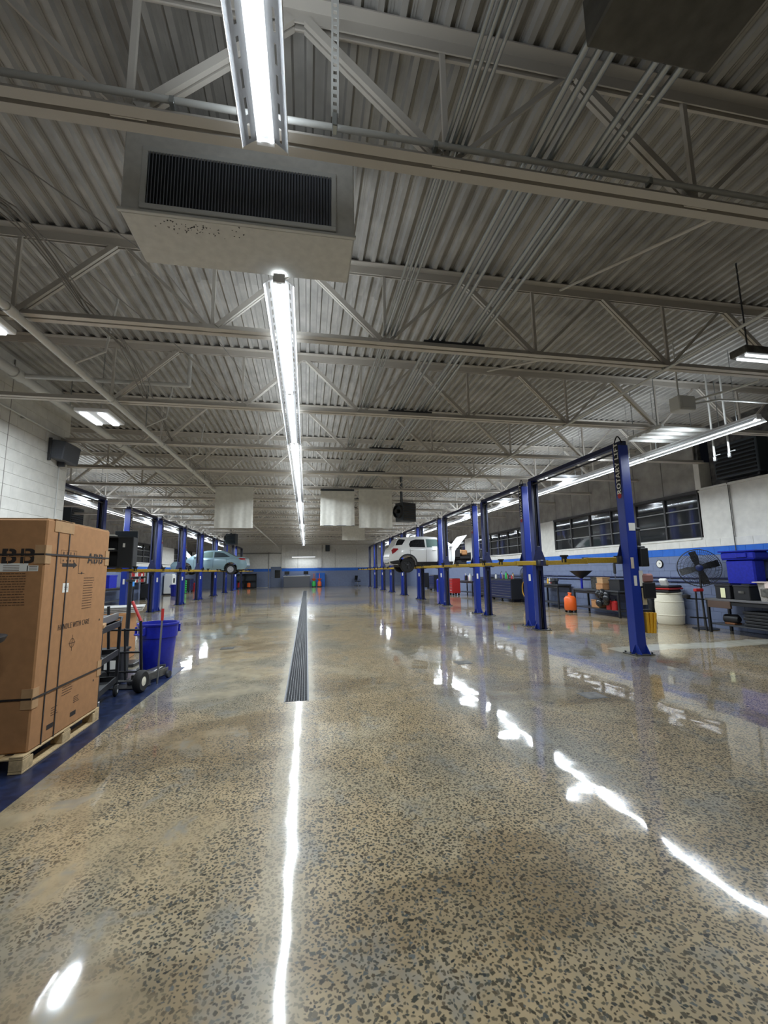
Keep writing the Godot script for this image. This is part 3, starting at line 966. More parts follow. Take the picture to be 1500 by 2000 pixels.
func build_lifts() -> void:
	lift_meshes()
	var R := [[-7.0, -10.25], [-11.0, -13.75], [-14.65, -18.05], [-18.85, -22.05], [-22.75, -26.05], [-26.8, -29.85], [-30.6, -33.4], [-34.2, -37.2], [-38.0, -41.0]]
	var gr := "empty lifts along the windows"
	for i in R.size():
		var label := "empty blue two-post lift in the row along the windows"
		var g := gr
		var spread := 0.12
		if i == 0: label = "blue two-post lift standing alone before the drum, sheets clipped to its post"; g = ""
		if i == 1: label = "blue two-post lift backing onto the lift with the clipped sheets"; g = ""
		if i == 2: label = "empty blue two-post lift between a back-to-back pair and the SUV's lift"; g = ""
		if i == 4: label = "empty blue two-post lift next past the raised white SUV"; g = ""
		if i == 3: label = "blue two-post lift holding up the white SUV"; g = ""; spread = 0.75
		var t := make_lift(5.87 if i == 0 else 6.0, R[i][0], R[i][1], -1.0, spread, label, g)
		if i == 0: first_lift_extras(t, (R[i][0] - R[i][1]) / 2)
	var Lf := [[-11.2, -14.35], [-16.35, -19.05], [-19.75, -22.85], [-23.5, -26.5], [-27.3, -30.65], [-31.5, -34.8], [-35.4, -38.4], [-40.1, -43.3]]
	for i in Lf.size():
		var label := "empty blue two-post lift in the row past the white partition"
		var g := "empty lifts past the partition"
		var spread := 0.12
		if i == 0: label = "blue two-post lift behind the partition, a black cabinet on its arm"; g = ""
		if i == 3: label = "empty blue two-post lift next before the raised sedan"; g = ""
		if i == 5: label = "empty blue two-post lift next past the raised sedan"; g = ""
		if i == 4: label = "blue two-post lift holding up the pale blue sedan"; g = ""; spread = 0.75
		make_lift(-6.2, Lf[i][0], Lf[i][1], 1.0, spread, label, g)

func first_lift_extras(t: Node3D, h: float) -> void:
	# things fixed to the first lift's near column
	var x := 0.10
	put("control_box", one(Vector3(x + 0.09, 1.72, h + 0.05), Vector3(0.16, 0.34, 0.2), 0.01), M.black_plastic, t)
	put("clipped_sheet", one(Vector3(x + 0.01, 1.34, h + 0.10), Vector3(0.08, 0.28, 0.003)), M.paper, t)
	put("clipped_sheet", one(Vector3(x + 0.04, 1.02, h + 0.10), Vector3(0.09, 0.30, 0.003)), mat("buff_card", rgb(196, 182, 150), 0.8), t)
	put("parts_tray", one(Vector3(x + 0.14, 1.12, h + 0.06), Vector3(0.24, 0.28, 0.16), 0.01), M.black_plastic, t)
	put("rag_bag", one(Vector3(x + 0.14, 1.34, h + 0.06), Vector3(0.22, 0.16, 0.15), 0.03), mat("pink_rag", rgb(150, 108, 104), 0.9), t)
	for k in 3: put("adapter", one(Vector3(x + 0.06 + 0.055 * k, 0.55, h + 0.05 + 0.02 * k), Vector3(0.045, 0.36, 0.13), 0.006, Basis(Vector3(0, 0, 1), -0.06 * k)), M.gold, t)
	put("adapter_hook", one(Vector3(x + 0.1, 0.76, h + 0.03), Vector3(0.22, 0.04, 0.05), 0.005), M.dark_steel, t)
	put("warning_sticker", one(Vector3(-0.04, 1.62, h + 0.0965), Vector3(0.06, 0.2, 0.002)), mat("sticker_tan", rgb(205, 190, 170), 0.7), t)
	put("rating_sticker", one(Vector3(0.02, 2.28, h + 0.0965), Vector3(0.13, 0.14, 0.002)), M.paper, t)

# ------------------------------------------------------------------ cars
func half_width(x: float, y: float, L: float, W: float, belt: float) -> float:
	var w := W
	w -= 0.13 * pow(clampf((0.55 - x) / 0.55, 0.0, 1.0), 2.0)
	w -= 0.20 * pow(clampf((x - L + 0.95) / 0.95, 0.0, 1.0), 2.0)
	if y > belt: w -= (y - belt) * 0.30 + (y - belt) * (y - belt) * 0.25
	else: w -= pow(clampf((belt * 0.62 - y) / 0.6, 0.0, 1.0), 2.0) * 0.12 - 0.012 * sin(clampf(y / belt, 0, 1) * PI)
	return w

func side_skin(m: MB, poly: PackedVector2Array, L: float, W: float, belt: float, lift: float) -> void:
	# a side-view outline laid over the curved flank of the car, both sides
	var lo := Vector2(1e9, 1e9)
	var hi := -lo
	for p in poly:
		lo = lo.min(p)
		hi = hi.max(p)
	var st := 0.12
	for i in range(int(floor(lo.x / st)), int(ceil(hi.x / st))):
		for j in range(int(floor(lo.y / st)), int(ceil(hi.y / st))):
			var cell := PackedVector2Array([Vector2(i, j) * st, Vector2(i + 1, j) * st, Vector2(i + 1, j + 1) * st, Vector2(i, j + 1) * st])
			for piece in Geometry2D.intersect_polygons(poly, cell):
				var ix := Geometry2D.triangulate_polygon(piece)
				for k in range(0, ix.size(), 3):
					for s in [1.0, -1.0]:
						var q := []
						var nn := []
						for e in 3:
							var p: Vector2 = piece[ix[k + e]]
							var w := half_width(p.x, p.y, L, W, belt)
							var dx := half_width(p.x + 0.01, p.y, L, W, belt) - w
							var dy := half_width(p.x, p.y + 0.01, L, W, belt) - w
							q.append(Vector3(p.x, p.y, s * (w + lift)))
							nn.append(Vector3(-dx / 0.01, -dy / 0.01, s).normalized())
						m.trin(q[0], q[1], q[2], nn[0], nn[1], nn[2])

func across(m: MB, pts: PackedVector2Array, closed: bool, L: float, W: float, belt: float, share := 1.0, lift := 0.0) -> void:
	# the skin that runs over the car from flank to flank along an outline
	var n := pts.size()
	var cnt := n if closed else n - 1
	var nor := []
	var sgn := 1.0 if not Geometry2D.is_polygon_clockwise(pts) else -1.0
	for i in cnt:
		var d := (pts[(i + 1) % n] - pts[i]).normalized()
		nor.append(Vector2(d.y, -d.x) * sgn)
	for i in cnt:
		var a := pts[i]
		var b := pts[(i + 1) % n]
		var na: Vector2 = nor[i]
		var nb: Vector2 = nor[i]
		var pv: Vector2 = nor[posmod(i - 1, cnt)]
		var nx: Vector2 = nor[(i + 1) % cnt]
		if pv.dot(na) > 0.6: na = (pv + na).normalized()
		if nx.dot(nb) > 0.6: nb = (nx + nb).normalized()
		for k in 6:
			var t0 := -1.0 + k / 3.0
			var t1 := t0 + 1 / 3.0
			var wa := half_width(a.x, a.y, L, W, belt) * share
			var wb := half_width(b.x, b.y, L, W, belt) * share
			var f := func(p: Vector2, w: float, t: float, nm: Vector2) -> Vector3:
				var bulge := (1.0 - t * t) * 0.03 + lift
				return Vector3(p.x + nm.x * bulge, p.y + nm.y * bulge, w * t)
			var n3a := Vector3(na.x, na.y, 0)
			var n3b := Vector3(nb.x, nb.y, 0)
			m.quadn(f.call(a, wa, t0, na), f.call(a, wa, t1, na), f.call(b, wb, t1, nb), f.call(b, wb, t0, nb), n3a, n3a, n3b, n3b)

func arch(c: Vector2, r: float, from: float, to: float, k := 12) -> PackedVector2Array:
	var p := PackedVector2Array()
	for i in k + 1:
		var a := lerpf(from, to, float(i) / k)
		p.append(c + Vector2(cos(a), sin(a)) * r)
	return p

func wheel(parent: Node3D, at: Vector3, r: float, side: float, rim: Material, spokes: int) -> void:
	var B := Basis(Vector3(1, 0, 0), side * PI / 2)
	var t := MB.new()
	t.lathe([Vector2(r * 0.62, -0.09), Vector2(r * 0.9, -0.105), Vector2(r, -0.08), Vector2(r, 0.08), Vector2(r * 0.9, 0.105), Vector2(r * 0.62, 0.09)], Transform3D(B, Vector3.ZERO), 28)
	var w := put("wheel", t, M.rubber, parent, at)
	var d := MB.new()
	d.lathe([Vector2(r * 0.64, -0.08), Vector2(r * 0.64, 0.085), Vector2(r * 0.58, 0.085), Vector2(r * 0.56, 0.03), Vector2(0, 0.03)], Transform3D(B, Vector3.ZERO), 24)
	put("rim", d, rim if spokes > 6 else M.black_paint, w)
	var s := MB.new()
	for k in spokes:
		var a := TAU * k / spokes
		s.box(B * (Vector3(cos(a), 0, sin(a)) * r * 0.33 + Vector3(0, 0.05, 0)), Vector3(r * 0.5, 0.03, 0.055), B * Basis(Vector3.UP, -a), 0.006)
	s.lathe([Vector2(0, 0.085), Vector2(0.04, 0.08), Vector2(0.065, 0.05), Vector2(0.065, 0.02)], Transform3D(B, Vector3.ZERO), 12)
	put("spokes", s, rim if spokes <= 6 or rim != M.black_paint else M.black_paint, w)

func make_car(called: String, label: String, at: Vector3, turn: float, suv: bool, paint: Material) -> Node3D:
	var t := thing(called, label, "car", at, turn)
	var L := 4.25 if suv else 4.55
	var W := 0.88
	var belt := 1.02 if suv else 0.93
	var r := 0.335 if suv else 0.315
	var ca := Vector2(0.86 if suv else 0.98, r)
	var cf := Vector2(3.42 if suv else 3.66, r)
	var ar := r + 0.065
	var sill := 0.27 if suv else 0.22
	var top: PackedVector2Array
	if suv:
		top = PackedVector2Array([Vector2(3.10, 0.30), Vector2(3.16, 0.55), Vector2(3.18, 0.92), Vector2(3.28, 1.08), Vector2(2.95, 1.30), Vector2(2.58, 1.53), Vector2(2.3, 1.60), Vector2(1.8, 1.635), Vector2(1.2, 1.63), Vector2(0.66, 1.59), Vector2(0.46, 1.54), Vector2(0.36, 1.42), Vector2(0.26, 1.20), Vector2(0.12, 1.10), Vector2(0.06, 0.98), Vector2(0.03, 0.82), Vector2(0.0, 0.70), Vector2(0.0, 0.50), Vector2(0.06, 0.36), Vector2(0.2, 0.32)])
	else:
		top = PackedVector2Array([Vector2(4.40, 0.24), Vector2(4.52, 0.36), Vector2(4.55, 0.55), Vector2(4.46, 0.70), Vector2(4.34, 0.76), Vector2(3.66, 0.84), Vector2(3.5, 0.98), Vector2(3.1, 1.20), Vector2(2.72, 1.38), Vector2(2.4, 1.45), Vector2(2.0, 1.475), Vector2(1.6, 1.45), Vector2(1.22, 1.34), Vector2(0.86, 1.14), Vector2(0.66, 1.05), Vector2(0.40, 1.03), Vector2(0.12, 0.99), Vector2(0.05, 0.88), Vector2(0.04, 0.70), Vector2(0.0, 0.56), Vector2(0.03, 0.40), Vector2(0.14, 0.28)])
	var out := PackedVector2Array()
	out.append_array(top)
	out.append(Vector2(ca.x - ar, sill + 0.03))
	out.append_array(arch(ca, ar, PI, 0.0))
	out.append(Vector2(ca.x + ar, sill))
	if suv:
		out.append(Vector2(3.06, sill))
	else:
		out.append(Vector2(cf.x - ar, sill))
		out.append_array(arch(cf, ar, PI, 0.0))
		out.append(Vector2(cf.x + ar, sill))
	var body := MB.new()
	side_skin(body, out, L, W, belt, 0.0)
	across(body, out, true, L, W, belt)
	put("body", body, paint, t)
	var under := MB.new()
	under.box(Vector3(L / 2 + 0.05, sill + 0.02, 0), Vector3(L - 0.9, 0.16, 1.3), Basis(), 0.03)
	under.tube(Vector3(0.3, sill, 0.3), Vector3(2.6, sill - 0.02, 0.1), 0.035, 8)
	put("underbody", under, M.rubber, t)
	# cladding, glass, lights
	var clad := MB.new()
	for c in ([ca] if suv else [ca, cf]):
		var ring := arch(c, ar + (0.075 if suv else 0.02), PI * 1.02, -PI * 0.02)
		var inn := arch(c, ar + 0.001, -PI * 0.02, PI * 1.02)
		ring.append_array(inn)
		side_skin(clad, ring, L, W, belt, 0.006)
	if suv:
		side_skin(clad, PackedVector2Array([Vector2(ca.x + ar, sill), Vector2(3.05, sill), Vector2(3.08, 0.43), Vector2(ca.x + ar + 0.03, 0.43)]), L, W, belt, 0.006)
		side_skin(clad, PackedVector2Array([Vector2(0.2, 0.325), Vector2(ca.x - ar, 0.32), Vector2(ca.x - ar - 0.05, 0.52), Vector2(0.02, 0.46), Vector2(0.06, 0.37)]), L, W, belt, 0.006)
	put("cladding", clad, M.black_plastic if suv else M.rubber, t)
	var tint := mat("car_glass_tint", rgb(20, 23, 28), 0.06)
	var clear := mat("car_glass", rgb(96, 116, 112), 0.08)
	var rear_glass := MB.new()
	var front_glass := MB.new()
	var rw := MB.new()
	var wsh := MB.new()
	if suv:
		side_skin(rear_glass, PackedVector2Array([Vector2(0.98, 1.12), Vector2(1.72, 1.10), Vector2(1.72, 1.49), Vector2(1.3, 1.49), Vector2(1.05, 1.42), Vector2(0.95, 1.25)]), L, W, belt, 0.005)
		side_skin(front_glass, PackedVector2Array([Vector2(1.80, 1.10), Vector2(3.02, 1.09), Vector2(2.56, 1.44), Vector2(2.3, 1.49), Vector2(1.80, 1.50)]), L, W, belt, 0.005)
		side_skin(rear_glass, PackedVector2Array([Vector2(0.30, 1.20), Vector2(0.62, 1.23), Vector2(0.80, 1.48), Vector2(0.50, 1.51), Vector2(0.40, 1.42)]), L, W, belt, 0.005)
		across(rw, PackedVector2Array([Vector2(0.455, 1.52), Vector2(0.36, 1.42), Vector2(0.265, 1.20)]), false, L, W, belt, 0.86, -0.012)
		across(wsh, PackedVector2Array([Vector2(3.24, 1.10), Vector2(2.95, 1.30), Vector2(2.60, 1.51)]), false, L, W, belt, 0.9, 0.012)
	else:
		side_skin(rear_glass, PackedVector2Array([Vector2(1.02, 1.04), Vector2(1.98, 1.01), Vector2(1.98, 1.36), Vector2(1.7, 1.35), Vector2(1.4, 1.28)]), L, W, belt, 0.005)
		side_skin(front_glass, PackedVector2Array([Vector2(2.06, 1.01), Vector2(3.2, 1.00), Vector2(2.7, 1.28), Vector2(2.4, 1.36), Vector2(2.06, 1.37)]), L, W, belt, 0.005)
		across(rw, PackedVector2Array([Vector2(1.24, 1.35), Vector2(0.86, 1.14), Vector2(0.70, 1.07)]), false, L, W, belt, 0.84, -0.012)
		across(wsh, PackedVector2Array([Vector2(3.46, 1.0), Vector2(3.1, 1.20), Vector2(2.74, 1.37)]), false, L, W, belt, 0.9, 0.012)
	put("rear_side_window", rear_glass, tint if suv else mat("car_glass_grey", rgb(52, 62, 68), 0.08), t)
	put("front_side_window", front_glass, clear, t)
	put("rear_window", rw, tint, t)
	put("windshield", wsh, tint, t)
	var tl := MB.new()
	if suv: side_skin(tl, PackedVector2Array([Vector2(0.14, 0.80), Vector2(0.24, 0.86), Vector2(0.42, 1.02), Vector2(0.40, 1.06), Vector2(0.2, 1.07), Vector2(0.10, 0.98)]), L, W, belt, 0.008)
	else: side_skin(tl, PackedVector2Array([Vector2(0.08, 0.82), Vector2(0.30, 0.84), Vector2(0.52, 0.93), Vector2(0.40, 0.97), Vector2(0.10, 0.95)]), L, W, belt, 0.008)
	put("tail_light", tl, mat("tail_red", rgb(150, 22, 28), 0.2), t)
	for x in ([1.05, 2.15] if suv else [1.2, 2.3]):
		var hd := MB.new()
		var y := 0.97 if suv else 0.88
		for s in [-1, 1]: hd.box(Vector3(x, y, s * (half_width(x, y, L, W, belt) + 0.02)), Vector3(0.2, 0.03, 0.03), Basis(), 0.012)
		put("door_handle", hd, paint if not suv else M.white_metal, t)
	var seam := MB.new()
	for x in ([0.98, 1.76, 2.98] if suv else [1.22, 2.02, 3.16]):
		side_skin(seam, PackedVector2Array([Vector2(x, sill + 0.16), Vector2(x + 0.012, sill + 0.16), Vector2(x + 0.012, belt), Vector2(x, belt)]), L, W, belt, 0.002)
	put("door_seam", seam, M.rubber, t)
	var mi := MB.new()
	for s in [-1, 1]: mi.ball(Vector3(2.98 if suv else 3.1, belt + 0.12, s * (W + 0.09)), 0.1, 10, 6, Vector3(0.7, 0.75, 1.0))
	put("wing_mirror", mi, paint, t)
	# bonnet standing open on its hinges, engine bay bare beneath
	var hx := 3.34 if suv else 3.56
	var hy := 1.06 if suv else 0.96
	var hood := MB.new()
	var ang := deg_to_rad(50)
	hood.box(Vector3(hx + cos(ang) * 0.42, hy + sin(ang) * 0.42, 0), Vector3(0.84, 0.035, 1.36), Basis(Vector3(0, 0, 1), ang), 0.015)
	put("open_hood", hood, paint, t)
	var ribs := MB.new()
	for z in [-0.4, 0.0, 0.4]: ribs.box(Vector3(hx + cos(ang) * 0.42 + sin(ang) * 0.03, hy + sin(ang) * 0.42 - cos(ang) * 0.03, z), Vector3(0.74, 0.025, 0.1), Basis(Vector3(0, 0, 1), ang), 0.008)
	put("hood_rib", ribs, M.white_metal, t)
	var eng := MB.new()
	eng.box(Vector3(L - 0.55, 0.86 if suv else 0.8, 0), Vector3(0.5, 0.14, 0.9), Basis(), 0.03)
	if suv:   # front wings, bumper and wheels are off: the bare front end shows
		for s in [-1, 1]:
			eng.box(Vector3(3.6, 0.62, s * 0.52), Vector3(0.95, 0.12, 0.09), Basis(), 0.01)
			eng.box(Vector3(3.36, 0.82, s * 0.56), Vector3(0.34, 0.4, 0.2), Basis(), 0.03)
			eng.tube(Vector3(3.42, 0.34, s * 0.3), Vector3(3.42, 0.34, s * 0.72), 0.05, 10)
			eng.tube(Vector3(3.42, 0.34, s * 0.70), Vector3(3.42, 0.34, s * 0.74), 0.14, 18)
		eng.box(Vector3(4.06, 0.66, 0), Vector3(0.06, 0.4, 1.2), Basis(), 0.01)
		eng.box(Vector3(3.66, 0.52, 0), Vector3(0.6, 0.5, 0.7), Basis(), 0.04)
	put("engine", eng, M.black_paint, t)
	if suv:
		put("intake_manifold", one(Vector3(3.78, 0.86, 0.42), Vector3(0.3, 0.26, 0.3), 0.05), M.card, t)
		put("air_box", one(Vector3(3.5, 0.9, 0.5), Vector3(0.24, 0.2, 0.3), 0.04), M.card_pale, t)
	var rim: Material = M.black_paint if suv else mat("rim_silver", rgb(190, 192, 196), 0.3, 0.7)
	for c in ([ca] if suv else [ca, cf]):
		for s in [-1, 1]: wheel(t, Vector3(c.x, c.y - (0.06 if suv else 0.05), s * (W - 0.13)), r, s, rim, 5 if suv else 7)
	if suv:
		var lg := MB.new()
		lg.box(Vector3(0.035, 0.44, 0), Vector3(0.05, 0.16, 1.1), Basis(), 0.02)
		put("rear_bumper", lg, M.black_plastic, t)
	return t

func build_cars() -> void:
	var white := mat("car_white", rgb(232, 232, 230), 0.22)
	white.clearcoat_enabled = true
	white.clearcoat = 0.6
	white.clearcoat_roughness = 0.06
	var blue := mat("car_pale_blue", rgb(132, 158, 168), 0.25, 0.2)
	blue.clearcoat_enabled = true
	blue.clearcoat = 0.6
	blue.clearcoat_roughness = 0.06
	make_car("suv", "white SUV raised on a lift with its hood open", Vector3(3.78, 1.50, -20.4), 0.0, true, white)
	make_car("sedan", "pale blue sedan raised on a lift with its hood open", Vector3(-3.72, 1.50, -29.2), PI, false, blue)

# ------------------------------------------------------------------ things under the roof
func build_services() -> void:
	# ceiling air unit
	var ac := thing("air_unit", "white ceiling air unit with a wide dark grille", "air unit", Vector3(-0.505, 4.16, -3.05))
	var b := MB.new()
	b.box(Vector3(0, 0.415, -0.28), Vector3(1.71, 0.83, 0.54), Basis(), 0.012)
	put("cabinet", b, mat("air_unit_white", rgb(222, 220, 214), 0.55, 0.0, "faint", 1.2), ac)
	put("grille_recess", one(Vector3(-0.005, 0.285, -0.006), Vector3(1.35, 0.43, 0.008)), M.black_plastic, ac)
	var fr := MB.new()
	for s in [-1, 1]:
		fr.box(Vector3(-0.005, 0.285 + s * 0.235, 0.004), Vector3(1.43, 0.04, 0.03), Basis(), 0.005)
		fr.box(Vector3(-0.005 + s * 0.695, 0.285, 0.004), Vector3(0.04, 0.43, 0.03), Basis(), 0.005)
	put("grille_frame", fr, M.white_metal, ac)
	var fin := one(Vector3.ZERO, Vector3(0.004, 0.43, 0.022), 0.0, Basis(Vector3.UP, 0.5)).mesh()
	for i in 60: put("fin", fin, mat("fin_paint", rgb(128, 132, 142), 0.5), ac, Vector3(-0.67 + i * 0.0225, 0.285, 0.008))
	var lip := MB.new()
	lip.box(Vector3(0, 0.008, 0.0), Vector3(1.73, 0.022, 0.03), Basis(), 0.004)
	put("front_lip", lip, M.white_metal, ac)
	for x in [-0.8, 0.8]: put("hanger_rod", rod(Vector3(x, 0.82, -0.28), Vector3(x, 1.04, -0.28), 0.01, 6), M.galv, ac)
	var sp := MB.new()
	rng.seed = 21
	for i in 60:   # flaking mould spots on the underside
		var x := rng.randfn(-0.35, 0.16)
		sp.box(Vector3(clampf(x, -0.75, 0.5), -0.0006, rng.randfn(-0.1, 0.035)), Vector3(rng.randf_range(0.003, 0.014), 0.0016, rng.randf_range(0.003, 0.010)), Basis(Vector3.UP, rng.randf() * 3.0))
	put("mould_spots", sp, M.black_paint, ac).set_meta("kind", "stuff")
	# perforated strap holding the near truss services
	var st := thing("hanger_strap", "pale perforated steel strap hanging from the roof deck", "strap", Vector3(0.14, 4.2, -2.19))
	var m := MB.new()
	for s in [-1, 1]: m.box(Vector3(s * 0.017, 0.5, 0), Vector3(0.012, 1.0, 0.004))
	for i in 19: m.box(Vector3(0, 0.01 + i * 0.054, 0), Vector3(0.024, 0.026, 0.004))
	put("strap", m, M.white_metal, st)
	put("clip", one(Vector3(0, -0.02, -0.02), Vector3(0.03, 0.09, 0.06), 0.004), M.galv, st)
	# conduit runs on strut rails
	var gc := "galvanised conduits in two bundles of three"
	for x in [1.46, 1.54, 1.62, 1.89, 1.97, 2.05]:
		var c := put("conduit", rod(Vector3(0, 0, 0), Vector3(0, 0, -24.4), 0.021, 8), M.galv, self, Vector3(x, 4.335, -1.64))
		c.set_meta("label", "galvanised conduit running along the roof from the flat pull box")
		c.set_meta("category", "conduit")
		c.set_meta("group", gc)
	for x in [0.88, 0.925, 0.965, 1.01]:
		var c := put("conduit", rod(Vector3(0, 0, 0), Vector3(0, 0, -17.0), 0.013, 8), M.galv, self, Vector3(x, 4.33, 2.0))
		c.set_meta("label", "thin conduit in the close bundle of four beside the air unit")
		c.set_meta("category", "conduit")
		c.set_meta("group", "thin conduits beside the air unit")
	for k in range(1, 10):
		var r := thing("strut_rail", "dark strut rail carrying the conduit bundles on a truss chord", "rail", Vector3(1.76, 4.276, TRUSS_Z0 - TRUSS_DZ * k), 0.0, "strut rails under the conduits")
		put("rail", one(Vector3(0, 0.016, 0), Vector3(0.78, 0.034, 0.05), 0.003), M.dark_steel, r)
		for x in [-0.30, -0.22, -0.14, 0.13, 0.21, 0.29]: put("clamp", one(Vector3(x, 0.045, 0), Vector3(0.052, 0.03, 0.03), 0.006), M.dark_steel, r)
	var cc := thing("chord_conduit", "conduit clipped along the top of the nearest truss chord", "conduit", Vector3(-4.6, 4.30, -2.335))
	put("pipe", rod(Vector3(0, 0, 0), Vector3(14.2, 0, 0), 0.019, 8), M.white_metal, cc)
	for k in 9: put("clip", one(Vector3(0.6 + k * 1.6, -0.012, -0.005), Vector3(0.03, 0.05, 0.05), 0.004), M.galv, cc)
	var pb := thing("pull_box", "wide dark sheet-metal pull box that the conduits run into", "pull box", Vector3(1.77, 4.22, -0.5))
	put("trough", one(Vector3(0, 0.14, 0), Vector3(0.74, 0.28, 2.3), 0.01), mat("pull_box_grey", rgb(96, 93, 86), 0.5, 0.3, "grime", 1.2), pb)
	put("end_cap", one(Vector3(-0.3, 0.2, -0.9), Vector3(0.18, 0.2, 0.12), 0.02), M.tin_grey, pb)
	for z in [-0.6, 0.6]: put("hanger_rod", rod(Vector3(0.2, 0.27, z), Vector3(0.2, 0.985, z), 0.008, 6), M.galv, pb)
	# sprinkler pipes
	var p1 := thing("sprinkler_pipe", "pale sprinkler pipe running the hall's length below the trusses", "pipe", Vector3(-2.88, 4.13, 0))
	put("pipe", rod(Vector3(0, 0, 5.5), Vector3(0, 0, -45.6), 0.042, 12), M.white_metal, p1)
	for k in range(0, 19):
		put("coupling", rod(Vector3(0, 0, -2.1 - k * 2.29), Vector3(0, 0, -2.22 - k * 2.29), 0.052, 10), M.white_metal, p1)
	for k in range(0, 19, 2):
		put("hanger_rod", rod(Vector3(0, 0.04, -3.5 - k * 2.29), Vector3(0, 1.07, -3.5 - k * 2.29), 0.008, 6), M.galv, p1)
	var p2 := thing("main_pipe", "thick sprinkler main with a branch pipe beside the partition", "pipe", Vector3(-4.4, 4.62, 0))
	put("pipe", rod(Vector3(0, 0, 5.5), Vector3(0, 0, -20.0), 0.072, 14), M.white_metal, p2)
	for z in [-7.12, -10.9, -14.5]: put("coupling", rod(Vector3(0, 0, z - 0.1), Vector3(0, 0, z + 0.1), 0.09, 12), M.white_metal, p2)
	var br := MB.new()
	br.path([Vector3(0.05, 0, -7.16), Vector3(2.46, 0, -7.16), Vector3(2.46, 0.56, -7.16)], 0.036, 10)
	put("branch_pipe", br, M.white_metal, p2)
	for z in [-4.0, -8.6, -13.2, -17.8]: put("hanger_rod", rod(Vector3(0, 0.06, z), Vector3(0, 0.58, z), 0.008, 6), M.galv, p2)
	for s in [[-5.6, 3.9], [-8.0, 3.0], [-10.4, 3.6]]:
		var a := thing("drop_pipe", "short pale drop pipe angled off the sprinkler line", "pipe", Vector3(-2.88, 4.13, s[0]), 0.0, "drop pipes off the sprinkler line")
		var am := MB.new()
		am.path([Vector3(0.03, 0.03, 0), Vector3(0.35, 0.22, -0.02), Vector3(0.45, 0.95, -0.02)], 0.016, 8)
		put("pipe", am, M.white_metal, a)
	# slack cables draped over the chords
	rng.seed = 31
	var cb := thing("cable_bundle", "bundle of slack grey cables draped over the truss chords", "cables", Vector3.ZERO)
	for i in 7:
		var o := Vector3(rng.randf_range(-0.14, 0.14), rng.randf_range(0.0, 0.06), rng.randf_range(-0.2, 0.2))
		var pts := []
		var key := [Vector3(-2.95, 4.6, -1.2), Vector3(-2.65, 4.30, -2.4), Vector3(-2.38, 4.42 + 0.1 * rng.randf(), -3.6), Vector3(-2.30, 4.30, -4.69), Vector3(-2.34, 4.36 + 0.1 * rng.randf(), -5.8), Vector3(-2.5, 4.30, -6.98), Vector3(-2.65, 4.40, -8.2), Vector3(-2.78, 4.30, -9.27), Vector3(-2.85, 4.35, -10.5), Vector3(-2.86, 4.30, -11.56), Vector3(-2.9, 4.3, -13.85)]
		for k in key.size() - 1:
			for q in 5:
				var f := q / 5.0
				var e := key[k].cubic_interpolate(key[k + 1], key[maxi(k - 1, 0)], key[mini(k + 2, key.size() - 1)], f) as Vector3
				pts.append(e + o * (0.4 + 0.6 * sin(k + i)))
		var cm := MB.new()
		cm.path(pts, 0.0065, 5)
		put("cable", cm, M.cable, cb)
	for s in [[Vector3(-3.9, 4.95, -1.5), Vector3(-1.6, 4.9, -4.6), Vector3(-1.0, 5.0, -8.0)], [Vector3(-3.3, 4.9, -2.4), Vector3(-1.9, 5.05, -7.0), Vector3(-1.5, 5.0, -9.0)]]:
		var cm := MB.new()
		cm.path(s, 0.006, 5)
		var c := put("wire", cm, M.cable, self)
		c.set_meta("label", "single thin wire strung high under the roof deck")
		c.set_meta("category", "wire")
		c.set_meta("group", "single wires under the deck")
	# sway braces from top chord to the next bottom chord
	for x in [3.2, -1.2]:
		for k in range(0, 6):
			if x < 0 and k < 2: continue
			var s := thing("sway_brace", "slanting steel brace between two neighbouring roof trusses", "brace", Vector3(x, 4.28, TRUSS_Z0 - TRUSS_DZ * k), 0.0, "sway braces between the trusses")
			put("brace_rod", rod(Vector3(0, 0.0, -0.06), Vector3(0, 0.83, -TRUSS_DZ + 0.09), 0.017, 8), M.truss, s)
	# conduits and boxes over the right-hand bays
	var rc := thing("long_conduit", "pale conduit clipped under the trusses above the first lift", "conduit", Vector3(4.72, 4.17, 0))
	put("pipe", rod(Vector3(0, 0, 3.0), Vector3(0, 0, -14.0), 0.018, 8), M.white_metal, rc)
	for k in 5: put("clip", one(Vector3(0, 0.02, TRUSS_Z0 - TRUSS_DZ * k), Vector3(0.05, 0.03, 0.04), 0.004), M.galv, rc)
	var jb := thing("junction_box", "pale electrical box with conduits hung above the first lift", "electrical box", Vector3(5.9, 3.99, -5.6))
	put("box", one(Vector3(0, 0.12, 0), Vector3(0.3, 0.24, 0.2), 0.012), M.white_metal, jb)
	put("cover", one(Vector3(0.02, 0.12, 0.105), Vector3(0.24, 0.19, 0.01), 0.004), M.white_metal, jb)
	var jm := MB.new()
	jm.path([Vector3(0.13, 0.18, 0), Vector3(0.5, 0.24, 0.35), Vector3(0.62, 0.24, 0.7), Vector3(0.62, 0.32, 0.76)], 0.018, 8)
	jm.path([Vector3(0.13, 0.12, 0.03), Vector3(0.6, 0.20, 0.10), Vector3(3.9, 0.20, 0.10)], 0.018, 8)
	jm.path([Vector3(-0.05, 0.24, 0), Vector3(-0.05, 1.2, 0)], 0.012, 8)
	put("conduit", jm, M.white_metal, jb)
	var ra := thing("hanging_rack", "flat white slatted rack hung under the trusses by the windows", "rack", Vector3(7.25, 4.12, -7.1))
	for k in 4: put("slat", one(Vector3(0, 0.02, -0.36 + k * 0.24), Vector3(1.5, 0.04, 0.13), 0.006), M.white_metal, ra)
